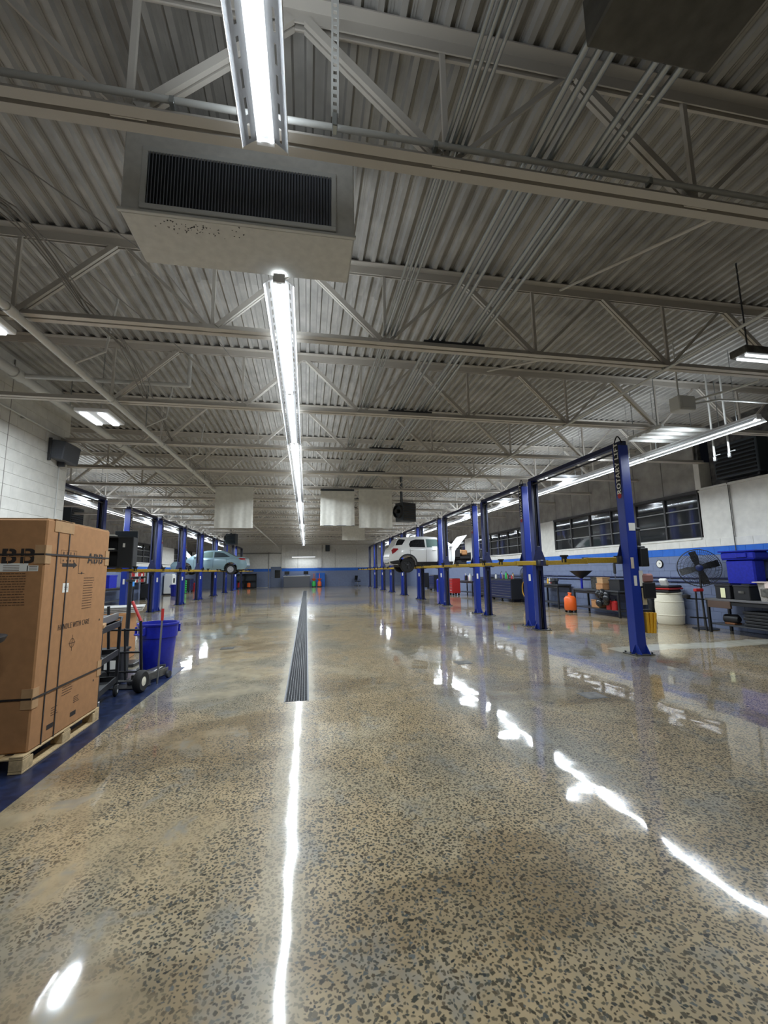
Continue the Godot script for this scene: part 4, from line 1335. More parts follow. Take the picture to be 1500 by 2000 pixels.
	for s in [-0.7, 0.7]:
		put("end_rail", one(Vector3(s, 0.055, 0), Vector3(0.06, 0.05, 0.86), 0.006), M.white_metal, ra)
		for z in [-0.3, 0.3]: put("hanger_rod", rod(Vector3(s, 0.06, z), Vector3(s, 1.08, z), 0.008, 6), M.galv, ra)
	for z in [-6.24, -6.52]:
		var dr := thing("drop_conduit", "thin white conduit dropping past the window lights to a valve", "conduit", Vector3(7.45, 3.54, z), 0.0, "drop conduits by the first window")
		put("pipe", rod(Vector3(0, 0, 0), Vector3(0, 1.65, 0), 0.016, 8), M.white_metal, dr)
		put("valve", one(Vector3(0, -0.03, 0), Vector3(0.05, 0.09, 0.05), 0.01), M.steel, dr)
		put("valve_handle", one(Vector3(0, 0.03, 0.06), Vector3(0.02, 0.015, 0.11), 0.004), M.steel, dr)
	# white sheets hung as screens
	screen(Vector3(-2.23, 2.92, -13.74), 1.13, 1.27, "white hanging sheet with deep folds beside the sprinkler pipe", 1, false)
	screen(Vector3(0.97, 3.0, -13.74), 1.09, 1.15, "white hanging sheet on a dark top tube beside the strip lights", 2, true)
	screen(Vector3(2.22, 2.94, -13.74), 1.11, 1.25, "creased cream hanging sheet beside the dark hanging heater", 3, false)
	screen(Vector3(2.72, 3.36, -25.2), 1.36, 0.83, "smaller pale hanging sheet farther down the hall behind the pair", 4, false)
	heater("dark unit heater hung beside the cream hanging sheet", Vector3(3.76, 3.40, -16.0), 0.45)
	heater("dark unit heater hung above the pale blue sedan", Vector3(-4.95, 3.42, -30.0), -0.2)
	# speaker box on the partition and its conduit
	var s := thing("wall_speaker", "grey box speaker bracketed high on the white partition", "speaker", Vector3(PX + 0.02, 3.76, -9.15))
	var sm := MB.new()
	sm.box(Vector3(0.14, 0.17, 0), Vector3(0.24, 0.36, 0.58), Basis(Vector3(0, 0, 1), -0.12), 0.015)
	put("cabinet", sm, mat("speaker_grey", rgb(86, 90, 98), 0.6), s)
	put("bracket", one(Vector3(0.06, -0.04, -0.05), Vector3(0.12, 0.1, 0.06), 0.005), M.dark_steel, s)
	put("bracket", one(Vector3(0.02, 0.17, 0.29), Vector3(0.05, 0.44, 0.03), 0.004), M.dark_steel, s)
	var wc := thing("wall_conduit", "thin conduit running down the white partition from the speaker", "conduit", Vector3(PX + 0.02, 0, -9.25))
	put("pipe", rod(Vector3(0, 0.6, 0), Vector3(0, 3.72, 0), 0.010, 8), M.white_metal, wc)
	put("outlet", one(Vector3(0.01, 0.5, 0), Vector3(0.04, 0.2, 0.1), 0.005), M.white_metal, wc)
	var lc := thing("eave_conduit", "conduit running along the partition's top toward the lifts", "conduit", Vector3(PX + 0.09, 4.24, 0))
	put("pipe", rod(Vector3(0, 0, 2.0), Vector3(0, 0, -12.0), 0.016, 8), M.white_metal, lc)
	for z in [-6.0, -8.0, -9.4]: put("clip", one(Vector3(-0.035, 0, z), Vector3(0.07, 0.03, 0.04), 0.004), M.galv, lc)
	put("end_bracket", rod(Vector3(0, 0, -11.56), Vector3(0, 0.03, -11.56), 0.02, 6), M.galv, lc)
	# sooty fan boxes on the side walls
	for w in [[XR + 0.28, -8.35, -1.0, "dark square exhaust fan box high on the window wall"], [XL - 0.04, -21.0, 1.0, "dark square exhaust fan box high beyond the partition"]]:
		var e := thing("exhaust_fan", w[3], "fan", Vector3(w[0], 3.68, w[1]), 0.0)
		put("box", one(Vector3(w[2] * 0.16, 0.42, 0), Vector3(0.34, 0.84, 1.08), 0.015), M.heater, e)
		var lo := MB.new()
		for k in 8: lo.box(Vector3(w[2] * 0.335, 0.08 + k * 0.095, 0), Vector3(0.02, 0.07, 0.98), Basis(Vector3(0, 0, 1), 0.5 * w[2]), 0.003)
		put("louvres", lo, M.black_paint, e)
		put("bracket", one(Vector3(w[2] * 0.1, -0.03, 0.4), Vector3(0.2, 0.06, 0.06), 0.005), M.dark_steel, e)
	var fc := thing("fan_conduit", "grey conduit dropping down the white wall from the fan box", "conduit", Vector3(XR - 0.015, 0, -8.62))
	var fm := MB.new()
	fm.path([Vector3(0.25, 3.70, 0.1), Vector3(0.25, 3.64, 0.0), Vector3(0.0, 3.585, 0.0)], 0.012, 8)
	fm.tube(Vector3(-0.015 , 3.57, 0), Vector3(-0.015, 1.3, 0), 0.010, 8)
	fm.tube(Vector3(-0.06, 3.59, 0), Vector3(-0.015, 3.50, 0), 0.010, 8)
	put("pipe", fm, M.tin_grey, fc)

func screen(at: Vector3, w: float, h: float, label: String, sd: int, tube_top: bool) -> void:
	var t := thing("hanging_sheet", label, "sheet", at)
	var m := MB.new()
	var nx := 40
	var ny := 16
	var f := func(i: int, j: int) -> Vector3:
		var u := float(i) / nx
		var v := float(j) / ny
		var d := 0.016 * sin(u * 11.0 + sd * 1.7 + (1.0 - v) * 5.0 * (u - 0.5)) * (1.1 - v)
		d += 0.004 * sin(u * 37.0 + sd * 2.9 - v * 2.0) * (1.0 - v * 0.7)
		return Vector3((u - 0.5) * w * (1.0 + 0.02 * (1.0 - v) * sin(sd)), v * h, d)
	for i in nx:
		for j in ny:
			var a: Vector3 = f.call(i, j)
			var b: Vector3 = f.call(i + 1, j)
			var c: Vector3 = f.call(i + 1, j + 1)
			var d: Vector3 = f.call(i, j + 1)
			var n := (b - a).cross(d - a).normalized()
			var nb: Vector3 = (f.call(mini(i + 2, nx), j) - a).cross(d - a).normalized()
			m.quadn(a, b, c, d, n, nb, nb, n)
			var o := Vector3(0, 0, -0.003)
			m.quadn(a + o, b + o, c + o, d + o, -n, -nb, -nb, -n)
	put("cloth", m, M.sheet, t)
	put("top_rail", one(Vector3(0, h + 0.015, 0), Vector3(w, 0.06 if tube_top else 0.03, 0.05), 0.01), M.heater if tube_top else M.white_metal, t)
	put("bottom_rail", rod(Vector3(-w / 2, 0.0, 0), Vector3(w / 2, 0.0, 0), 0.012, 8), M.heater if tube_top else M.white_metal, t)
	var hk := MB.new()
	for s in [-0.42, 0.42]: hk.tube(Vector3(s * w, h + 0.02, 0), Vector3(s * w, 4.24 - at.y, -0.08), 0.006, 6)
	put("hook", hk, M.dark_steel, t)

func heater(label: String, at: Vector3, turn: float) -> void:
	var t := thing("unit_heater", label, "heater", at, turn)
	put("casing", one(Vector3(0, 0.36, 0), Vector3(0.66, 0.72, 0.48), 0.02), M.heater, t)
	var lv := MB.new()
	for k in 7: lv.box(Vector3(0, 0.08 + k * 0.094, 0.245), Vector3(0.58, 0.075, 0.02), Basis(Vector3(1, 0, 0), 0.6), 0.003)
	put("louvres", lv, M.black_paint, t)
	put("fan_ring", turned([Vector2(0.26, 0), Vector2(0.26, 0.1), Vector2(0.23, 0.1), Vector2(0.23, 0)], Vector3.ZERO, 20), M.black_paint, t, Vector3(-0.33, 0.38, 0)).rotation.z = PI / 2
	put("fan_motor", turned([Vector2(0, 0.16), Vector2(0.08, 0.16), Vector2(0.08, 0), Vector2(0, 0)], Vector3.ZERO, 12), M.black_plastic, t, Vector3(-0.33, 0.38, 0)).rotation.z = PI / 2
	put("flue", rod(Vector3(-0.1, 0.7, -0.12), Vector3(-0.1, 1.78, -0.12), 0.05, 12), M.heater, t)
	for s in [-0.26, 0.26]: put("hanger_rod", rod(Vector3(s, 0.7, 0.1), Vector3(s, 1.78, 0.1), 0.008, 6), M.galv, t)

# ------------------------------------------------------------------ left foreground
func build_foreground() -> void:
	var mt := put("floor_mat", one(Vector3(-3.4, 0.002, -2.2), Vector3(2.84, 0.004, 11.4)), M.mat_blue, self)
	mt.set_meta("label", "dark blue floor mat under the pallet and carts")
	mt.set_meta("category", "mat")
	# pallet
	var p := thing("pallet", "pale pine pallet under the tall cardboard box", "pallet", Vector3(-2.76, 0.004, -4.70))
	var pw := 1.14
	var pl := 1.28
	for i in 3:
		var x := (i - 1) * (pw / 2 - 0.05)
		put("bottom_board", one(Vector3(x, 0.009, 0), Vector3(0.1, 0.018, pl), 0.003), M.pine, p)
		for j in 3: put("block", one(Vector3(x, 0.061, (j - 1) * (pl / 2 - 0.07)), Vector3(0.1, 0.084, 0.14), 0.004), M.pine, p)
	for j in 3: put("stringer_board", one(Vector3(0, 0.1105, (j - 1) * (pl / 2 - 0.05)), Vector3(pw, 0.014, 0.1), 0.003), M.pine, p)
	for i in 7: put("top_board", one(Vector3(-pw / 2 + 0.05 + i * (pw - 0.1) / 6, 0.125, 0), Vector3(0.1, 0.014, pl), 0.003), M.pine, p)
	# carton
	var b := thing("cardboard_box", "tall brown strapped cardboard box printed ABB on a pallet", "box", Vector3(-2.73, 0.136, -4.72))
	var hx := 0.53
	var hz := 0.595
	var H := 1.90
	put("carton", one(Vector3(0, H / 2, 0), Vector3(2 * hx, H, 2 * hz), 0.012), M.card, b)
	put("lid_flap", one(Vector3(0.0, H + 0.004, 0.0), Vector3(2 * hx - 0.02, 0.008, 2 * hz - 0.02), 0.002), M.card_pale, b)
	# straps: two up the aisle side and over, two round
	var strap := mat("strap_black", rgb(34, 26, 24), 0.5)
	for z in [0.42, 0.235]:
		var s := MB.new()
		s.box(Vector3(hx + 0.003, H / 2 - 0.01, z), Vector3(0.004, H + 0.03, 0.015))
		s.box(Vector3(-hx - 0.003, H / 2 - 0.01, z), Vector3(0.004, H + 0.03, 0.015))
		s.box(Vector3(0, H + 0.011, z), Vector3(2 * hx + 0.01, 0.004, 0.015))
		put("strap", s, strap, b)
	for y in [1.595, 0.415]:
		var s := MB.new()
		for q in [-1, 1]:
			s.box(Vector3(0, y, q * (hz + 0.004)), Vector3(2 * hx + 0.016, 0.016, 0.004))
			s.box(Vector3(q * (hx + 0.006), y, 0), Vector3(0.004, 0.016, 2 * hz + 0.016))
		put("strap", s, strap, b)
		for q in [-1, 1]:
			var e := MB.new()
			e.box(Vector3(hx + 0.003, y, q * (hz - 0.035)), Vector3(0.005, 0.16, 0.09))
			e.box(Vector3(hx - 0.035, y, q * (hz + 0.003)), Vector3(0.085, 0.16, 0.005))
			put("edge_guard", e, M.card_pale, b)
	var tg := MB.new()
	tg.box(Vector3(hx + 0.003, H - 0.05, 0.33), Vector3(0.005, 0.1, 0.32))
	tg.box(Vector3(hx - 0.05, H + 0.009, 0.33), Vector3(0.11, 0.004, 0.32))
	put("edge_guard", tg, M.card_pale, b)
	# print on the aisle side (facing +x): reading direction is -z
	var side := func(y: float, z: float) -> Transform3D:
		return Transform3D(Basis(Vector3(0, 0, -1), Vector3.UP, Vector3(1, 0, 0)), Vector3(hx + 0.0012, y - 0.136, z + 4.72))
	var front := func(x: float, y: float) -> Transform3D:
		return Transform3D(Basis(), Vector3(x + 2.73, y - 0.136, hz + 0.0012))
	lettering("ABB", 0.10, M.ink, b, side.call(1.715, -5.02), "printed_logo", 900, 1.25)
	lettering("ABB", 0.125, M.ink, b, front.call(-2.475, 1.715), "printed_logo", 900, 1.25)
	for o in [[side.call(1.715, -5.02), 0.29], [front.call(-2.475, 1.715), 0.36]]:   # the gaps that split the logo's letters
		var g := MB.new()
		g.box(Vector3(0, 0, 0.0012), Vector3(o[1], 0.006, 0.0010))
		for k in [-0.33, 0.0, 0.33]: g.box(Vector3(k * o[1], 0, 0.0012), Vector3(0.005, 0.13, 0.0010))
		var gi := put("logo_gap", g, M.card, b)
		gi.transform = o[0]
	lettering("HANDLE WITH CARE", 0.048, M.ink, b, side.call(1.08, -4.70), "printed_words", 400, 0.95)
	var ar := MB.new()
	ar.prism(PackedVector2Array([Vector2(-0.13, -0.015), Vector2(0.06, -0.015), Vector2(0.06, -0.032), Vector2(0.13, 0), Vector2(0.06, 0.032), Vector2(0.06, 0.015), Vector2(-0.13, 0.015)]), 0.001)
	put("printed_arrow", ar, M.ink, b).transform = side.call(1.645, -4.53)
	var fl := MB.new()
	fl.box(Vector3(0, 0.07, 0), Vector3(0.004, 0.15, 0.001))
	fl.box(Vector3(0.06, -0.004, 0), Vector3(0.12, 0.004, 0.001))
	put("printed_line", fl, M.ink, b).transform = side.call(1.57, -4.69)
	var ic := MB.new()
	for k in 4:
		ic.box(Vector3(-0.09 + k * 0.06, 0.03, 0), Vector3(0.016, 0.03, 0.001))
		ic.box(Vector3(-0.09 + k * 0.06, -0.035, 0), Vector3(0.02, 0.016, 0.001))
	for y in [-0.06, 0.06]: ic.box(Vector3(0, y, 0), Vector3(0.27, 0.002, 0.001))
	for x in [-0.134, 0.134]: ic.box(Vector3(x, 0, 0), Vector3(0.002, 0.12, 0.001))
	put("printed_icons", ic, M.ink_faded, b).transform = side.call(1.72, -4.50)
	for k in [[side.call(1.37, -4.91), 0.20, 0.30, 13], [front.call(-2.43, 1.44), 0.22, 0.26, 13], [side.call(0.50, -4.66), 0.17, 0.09, 5], [side.call(0.36, -4.47), 0.10, 0.06, 4], [side.call(0.36, -4.84), 0.10, 0.05, 4]]:
		var tx := MB.new()
		rng.seed = 9
		for i in k[3]:
			var y: float = k[2] * (0.5 - float(i) / (k[3] - 1))
			var x: float = -k[1] / 2
			while x < k[1] / 2 - 0.02:
				var wl := rng.randf_range(0.012, 0.035)
				tx.box(Vector3(x + wl / 2, y, 0), Vector3(wl, 0.0065, 0.001))
				x += wl + 0.006
		put("printed_paragraph", tx, M.ink_faded, b).transform = k[0]
	var cr := MB.new()
	cr.box(Vector3.ZERO, Vector3(0.12, 0.004, 0.001))
	cr.box(Vector3.ZERO, Vector3(0.004, 0.15, 0.001))
	for i in 20:
		var a0 := TAU * i / 20
		cr.box(Vector3(cos(a0) * 0.04, sin(a0) * 0.04, 0), Vector3(0.004, 0.014, 0.001), Basis(Vector3(0, 0, 1), a0))
	put("printed_target", cr, M.ink, b).transform = side.call(0.91, -4.68)
	for h in [[1.57, -4.755], [1.07, -5.205], [0.45, -5.17]]:
		var ho := MB.new()
		ho.lathe([Vector2(0.012, 0.0008), Vector2(0, 0.0012)], Transform3D(), 12)
		var hi := put("punched_hole", ho, M.ink, b)
		hi.transform = side.call(h[0], h[1])
		hi.rotate_object_local(Vector3(1, 0, 0), PI / 2)
	for h in [[0.245, -4.42], [0.235, -4.80]]:
		put("printed_bar", one(Vector3.ZERO, Vector3(0.10, 0.04, 0.001)), M.ink, b).transform = side.call(h[0], h[1])
	put("shipping_label", one(Vector3.ZERO, Vector3(0.10, 0.085, 0.001)), M.paper, b).transform = side.call(1.435, -4.485)
	put("shipping_label", one(Vector3.ZERO, Vector3(0.30, 0.07, 0.001)), M.paper, b).transform = front.call(-2.47, 1.622)
	put("shipping_label", one(Vector3.ZERO, Vector3(0.085, 0.048, 0.001)), M.paper, b).transform = front.call(-2.285, 1.612)
	for q in [[side.call(1.435, -4.485), 0.06, 3], [front.call(-2.45, 1.622), 0.12, 4], [front.call(-2.285, 1.612), 0.06, 3]]:
		var tx := MB.new()
		for i in q[2]: tx.box(Vector3(0.005, 0.016 - i * 0.014, 0.001), Vector3(q[1], 0.004, 0.0008))
		put("label_print", tx, M.ink_faded, b).transform = q[0]
	# drain pan on its stand at the picture's edge, in front of the box
	var dp := thing("oil_drain", "black wide-mouthed oil drain on a stand before the cardboard box", "oil drain", Vector3(-2.55, 0.004, -3.64))
	put("tank", turned([Vector2(0, 0.1), Vector2(0.2, 0.1), Vector2(0.22, 0.14), Vector2(0.22, 0.5), Vector2(0.16, 0.58), Vector2(0.05, 0.6), Vector2(0, 0.6)]), M.black_plastic, dp)
	put("pole", rod(Vector3(0, 0.55, 0), Vector3(0, 0.98, 0), 0.025), M.dark_steel, dp)
	put("pan", turned([Vector2(0.03, 0.92), Vector2(0.2, 0.98), Vector2(0.34, 1.06), Vector2(0.36, 1.10), Vector2(0.34, 1.10), Vector2(0.2, 1.03), Vector2(0.03, 0.97)]), M.black_plastic, dp)
	for k in 4: put("caster", turned([Vector2(0, -0.02), Vector2(0.04, -0.02), Vector2(0.04, 0.02), Vector2(0, 0.02)], Vector3.ZERO, 12), M.rubber, dp, Vector3(cos(k * PI / 2 + 0.8) * 0.18, 0.04, sin(k * PI / 2 + 0.8) * 0.18)).rotation.x = PI / 2
	put("caster_plate", one(Vector3(0, 0.09, 0), Vector3(0.34, 0.02, 0.34), 0.005), M.black_paint, dp)
	utility_cart()
	hand_truck()
	trash_can("trash_can", "blue round trash can standing on the floor mat", Vector3(-2.29, 0.004, -7.45), 0.3, 0.79, 0.9)
	floor_jack()
	# things standing behind the cart
	var cs := thing("carton_stack", "brown carton with white panels on top behind the black cart", "carton", Vector3(-3.55, 0, -9.0), 0.1)
	put("carton", one(Vector3(0, 0.42, 0), Vector3(0.62, 0.84, 0.6), 0.01), M.card, cs)
	for k in 4: put("panel", one(Vector3(0.06 + 0.03 * k, 0.855 + 0.032 * k, 0.02 * k), Vector3(0.72, 0.024, 0.5), 0.006, Basis(Vector3.UP, 0.05 * k)), M.white_metal, cs)
	var ps := thing("pole_jack", "tall black jack stand pole with a red handle behind the cart", "jack stand", Vector3(-3.05, 0, -8.3))
	put("base", one(Vector3(0, 0.03, 0), Vector3(0.4, 0.06, 0.4), 0.01), M.black_paint, ps)
	put("pole", rod(Vector3(0, 0.05, 0), Vector3(0, 1.42, 0), 0.035), M.black_paint, ps)
	put("handle", rod(Vector3(0.06, 1.08, 0.02), Vector3(0.24, 0.72, 0.06), 0.024), M.red, ps)
	put("saddle", turned([Vector2(0, 1.42), Vector2(0.07, 1.42), Vector2(0.08, 1.46), Vector2(0, 1.46)]), M.dark_steel, ps)

func utility_cart() -> void:
	var c := thing("utility_cart", "black steel utility cart with casters beside the cardboard box", "cart", Vector3(-2.60, 0.004, -5.84), 0.14)
	var hx := 0.26
	var hz := 0.40
	for sx in [-1, 1]:
		for sz in [-1, 1]:
			put("leg", one(Vector3(sx * hx, 0.53, sz * hz), Vector3(0.035, 0.78, 0.035), 0.004), M.black_paint, c)
			var w := put("caster", turned([Vector2(0.015, -0.022), Vector2(0.055, -0.022), Vector2(0.07, -0.012), Vector2(0.07, 0.012), Vector2(0.055, 0.022), Vector2(0.015, 0.022)], Vector3.ZERO, 18), M.rubber, c, Vector3(sx * hx, 0.07, sz * hz))
			w.rotation.z = PI / 2
			put("hub", turned([Vector2(0, -0.024), Vector2(0.03, -0.024), Vector2(0.03, 0.024), Vector2(0, 0.024)], Vector3.ZERO, 12), M.white_metal, w)
			put("fork", one(Vector3(sx * hx, 0.115, sz * hz), Vector3(0.06, 0.06, 0.05), 0.006), M.steel, c)
	for y in [0.18, 0.52, 0.88]:
		var sh := MB.new()
		sh.box(Vector3(0, y, 0), Vector3(2 * hx, 0.016, 2 * hz))
		for s in [-1, 1]:
			sh.box(Vector3(s * hx, y + 0.03, 0), Vector3(0.02, 0.075, 2 * hz + 0.03), Basis(), 0.003)
			sh.box(Vector3(0, y + 0.03, s * hz), Vector3(2 * hx, 0.075, 0.02), Basis(), 0.003)
		put("shelf", sh, M.black_paint, c)
	var h := MB.new()
	h.path([Vector3(-hx, 0.9, -hz), Vector3(-hx, 0.98, -hz - 0.08), Vector3(hx, 0.98, -hz - 0.08), Vector3(hx, 0.9, -hz)], 0.014, 8)
	put("push_handle", h, M.dark_steel, c)
	var cr := thing("folded_creeper", "grey padded board lying across the black utility cart", "creeper", Vector3(-2.60, 0.955, -5.82), 0.16)
	put("board", one(Vector3(0, 0.05, 0), Vector3(0.46, 0.07, 0.84), 0.02, Basis(Vector3(1, 0, 0), -0.03)), mat("vinyl_grey", rgb(70, 72, 76), 0.5), cr)
	put("rail", one(Vector3(0.235, 0.055, 0), Vector3(0.02, 0.09, 0.88), 0.005), M.steel, cr)
	var wd := thing("wood_offcut", "short pale wood offcut on the black cart's edge", "wood", Vector3(-2.28, 0.958, -5.44), 0.3)
	put("block", one(Vector3(0, 0.02, 0), Vector3(0.09, 0.04, 0.26), 0.004), M.card_pale, wd)
	var tb := thing("air_ratchet", "grey power tool on the black cart's middle shelf", "tool", Vector3(-2.52, 0.53, -5.8), 0.8)
	put("body", turned([Vector2(0, -0.16), Vector2(0.05, -0.15), Vector2(0.06, 0.1), Vector2(0.03, 0.16), Vector2(0, 0.16)]), M.dark_steel, tb, Vector3(0, 0.06, 0)).rotation.x = PI / 2
	put("grip", one(Vector3(0, 0.09, 0.1), Vector3(0.05, 0.1, 0.06), 0.015), M.steel, tb)

func hand_truck() -> void:
	var t := thing("hand_truck", "black two-wheeled hand truck parked by the trash can", "hand truck", Vector3(-2.40, 0.004, -6.57), 3.0)
	var w := 0.22
	var lean := 0.12
	for s in [-1, 1]:
		put("rail", rod(Vector3(s * w, 0.06, 0), Vector3(s * w, 1.12 if s > 0 else 0.92, -lean), 0.019, 8), M.black_paint, t)
		var wh := put("wheel", turned([Vector2(0.06, -0.045), Vector2(0.12, -0.05), Vector2(0.14, -0.03), Vector2(0.14, 0.03), Vector2(0.12, 0.05), Vector2(0.06, 0.045)], Vector3.ZERO, 22), M.rubber, t, Vector3(s * (w + 0.05), 0.14, -0.13))
		wh.rotation.z = PI / 2
		put("hub", turned([Vector2(0, -0.05), Vector2(0.07, -0.04), Vector2(0.07, 0.04), Vector2(0, 0.05)], Vector3.ZERO, 14), M.cream_drum, wh)
	for y in [0.12, 0.24, 0.50, 0.80]: put("rung", rod(Vector3(-w, y, -lean * y / 1.1), Vector3(w, y, -lean * y / 1.1), 0.014, 8), M.black_paint, t)
	put("middle_rail", rod(Vector3(0, 0.1, 0), Vector3(0, 0.82, -lean * 0.75), 0.014, 8), M.black_paint, t)
	put("axle", rod(Vector3(-w - 0.06, 0.14, -0.13), Vector3(w + 0.06, 0.14, -0.13), 0.012, 8), M.steel, t)
	put("toe_plate", one(Vector3(0, 0.012, 0.12), Vector3(0.46, 0.012, 0.24), 0.003), M.black_paint, t)
	var pr := thing("pry_bar", "steel pry bar with a red grip leaning on the hand truck", "pry bar", Vector3(-2.08, 0.004, -6.86))
	put("bar", rod(Vector3(0, 0.0, 0.02), Vector3(-0.02, 0.86, -0.12), 0.013, 8), M.steel, pr)
	put("grip", rod(Vector3(-0.02, 0.86, -0.12), Vector3(-0.024, 1.03, -0.145), 0.020, 10), M.red, pr)
	var bx := thing("black_crate", "black open crate standing behind the hand truck", "crate", Vector3(-2.78, 0.004, -7.05), 0.1)
	put("shell", one(Vector3(0, 0.22, 0), Vector3(0.36, 0.44, 0.4), 0.015), M.black_plastic, bx)
	put("rim", one(Vector3(0, 0.45, 0), Vector3(0.4, 0.03, 0.44), 0.008), M.black_plastic, bx)
	put("label", one(Vector3(0.05, 0.28, 0.201), Vector3(0.16, 0.12, 0.002)), M.paper, bx)

func trash_can(called: String, label: String, at: Vector3, r: float, h: float, turn := 0.0) -> Node3D:
	var t := thing(called, label, "trash can", at, turn)
	var k := r / 0.3
	put("barrel", turned([Vector2(0, 0.01), Vector2(0.215 * k, 0.01), Vector2(0.225 * k, 0.03), Vector2(0.262 * k, h * 0.72), Vector2(0.276 * k, h * 0.725), Vector2(0.285 * k, h - 0.03), Vector2(0.275 * k, h - 0.03), Vector2(0.25 * k, h * 0.7), Vector2(0.21 * k, 0.03), Vector2(0, 0.03)], Vector3.ZERO, 40), M.bin_blue, t)
	put("rim", turned([Vector2(0.272 * k, h - 0.035), Vector2(0.296 * k, h - 0.035), Vector2(0.302 * k, h - 0.015), Vector2(0.296 * k, h), Vector2(0.276 * k, h), Vector2(0.272 * k, h - 0.035)], Vector3.ZERO, 40), M.bin_blue, t)
	for s in [-1, 1]:
		var hd := MB.new()
		hd.box(Vector3(s * 0.305 * k, h * 0.80, 0), Vector3(0.05, 0.03, 0.22), Basis(), 0.01)
		for q in [-1, 1]: hd.box(Vector3(s * 0.297 * k, h * 0.87, q * 0.1), Vector3(0.035, h * 0.15, 0.03), Basis(), 0.008)
		put("handle", hd, M.bin_blue, t)
	return t

func floor_jack() -> void:
	var j := thing("floor_jack", "low grey floor jack on the mat by the trash can", "floor jack", Vector3(-2.22, 0.004, -6.98), -0.3)
	var fr := MB.new()
	for s in [-1, 1]: fr.box(Vector3(s * 0.09, 0.10, 0), Vector3(0.012, 0.10, 0.56), Basis(), 0.003)
	fr.box(Vector3(0, 0.145, 0.14), Vector3(0.19, 0.012, 0.26), Basis(), 0.003)
	put("frame", fr, M.tin_grey, j)
	put("lift_arm", one(Vector3(0, 0.13, -0.06), Vector3(0.10, 0.05, 0.44), 0.01, Basis(Vector3(1, 0, 0), 0.12)), M.steel, j)
	put("saddle", turned([Vector2(0, 0.15), Vector2(0.055, 0.15), Vector2(0.06, 0.185), Vector2(0, 0.185)]), M.dark_steel, j, Vector3(0, 0, -0.25))
	for s in [-1, 1]:
		for z in [-0.24, 0.24]:
			var w := put("wheel", turned([Vector2(0, -0.02), Vector2(0.05, -0.02), Vector2(0.055, 0), Vector2(0.05, 0.02), Vector2(0, 0.02)], Vector3.ZERO, 14), M.dark_steel, j, Vector3(s * 0.125, 0.055, z))
			w.rotation.z = PI / 2
	put("handle_socket", rod(Vector3(0, 0.14, 0.2), Vector3(0, 0.24, 0.27), 0.025), M.dark_steel, j)

# ------------------------------------------------------------------ benches and clutter along the walls
func bench(label: String, at: Vector3, len_z: float, depth: float, top: float, group := "", top_mat: Material = null) -> Node3D:
	# a welded steel bench, long side along z
	var t := thing("workbench", label, "workbench", at, 0.0, group)
	put("top", one(Vector3(0, top - 0.025, 0), Vector3(depth, 0.05, len_z), 0.005), top_mat if top_mat else M.dark_steel, t)
	for sx in [-1, 1]:
		for sz in [-1, 1]: put("leg", one(Vector3(sx * (depth / 2 - 0.04), (top - 0.05) / 2, sz * (len_z / 2 - 0.05)), Vector3(0.055, top - 0.05, 0.055), 0.004), M.black_paint, t)
	put("shelf", one(Vector3(0, 0.2, 0), Vector3(depth - 0.1, 0.03, len_z - 0.06), 0.004), M.dark_steel, t)
	for s in [-1, 1]: put("rail", one(Vector3(s * (depth / 2 - 0.04), top - 0.1, 0), Vector3(0.03, 0.08, len_z - 0.12), 0.004), M.black_paint, t)
	return t

func chest(label: String, at: Vector3, wide: float, deep: float, high: float, rows: int, face: float, body: Material, front: Material) -> Node3D:
	# rolling tool chest, drawers facing along face * x
	var t := thing("tool_chest", label, "tool chest", at)
	put("body", one(Vector3(0, 0.13 + (high - 0.13) / 2, 0), Vector3(deep, high - 0.13, wide), 0.01), body, t)
	var dh := (high - 0.2) / rows
	for i in rows:
		var d := put("drawer", one(Vector3(face * (deep / 2 + 0.008), 0.16 + (i + 0.5) * dh, 0), Vector3(0.02, dh - 0.015, wide - 0.05), 0.004), front, t)
		put("pull", one(Vector3(face * (deep / 2 + 0.026), 0.16 + (i + 1) * dh - 0.03, 0), Vector3(0.018, 0.018, wide - 0.08), 0.003), M.chrome, d)
	put("top_mat", one(Vector3(0, high + 0.006, 0), Vector3(deep - 0.02, 0.012, wide - 0.02), 0.003), M.rubber, t)
	for sx in [-1, 1]:
		for sz in [-1, 1]:
			var c := put("caster", turned([Vector2(0, -0.02), Vector2(0.06, -0.02), Vector2(0.065, 0), Vector2(0.06, 0.02), Vector2(0, 0.02)], Vector3.ZERO, 14), M.rubber, t, Vector3(sx * (deep / 2 - 0.08), 0.065, sz * (wide / 2 - 0.1)))
			c.rotation.x = PI / 2
	return t

func crate(called: String, label: String, cat: String, at: Vector3, s: Vector3, mt: Material, turn := 0.0, lid: Material = null, group := "") -> Node3D:
	var t := thing(called, label, cat, at, turn, group)
	put("body", one(Vector3(0, s.y * 0.45, 0), Vector3(s.x * 0.95, s.y * 0.9, s.z * 0.95), 0.012), mt, t)
	put("lid", one(Vector3(0, s.y * 0.94, 0), Vector3(s.x, s.y * 0.12, s.z), 0.01), lid if lid else mt, t)
	return t

func jar(called: String, label: String, at: Vector3, r: float, h: float, mt: Material, cap: Material, group := "") -> Node3D:
	var t := thing(called, label, called.replace("_", " "), at, 0.0, group)
	put("body", turned([Vector2(0, 0), Vector2(r, 0), Vector2(r, h * 0.72), Vector2(r * 0.45, h * 0.84), Vector2(r * 0.4, h * 0.86), Vector2(0, h * 0.86)], Vector3.ZERO, 14), mt, t)
	put("cap", turned([Vector2(0, h * 0.86), Vector2(r * 0.5, h * 0.86), Vector2(r * 0.5, h), Vector2(0, h)], Vector3.ZERO, 12), cap, t)
	return t

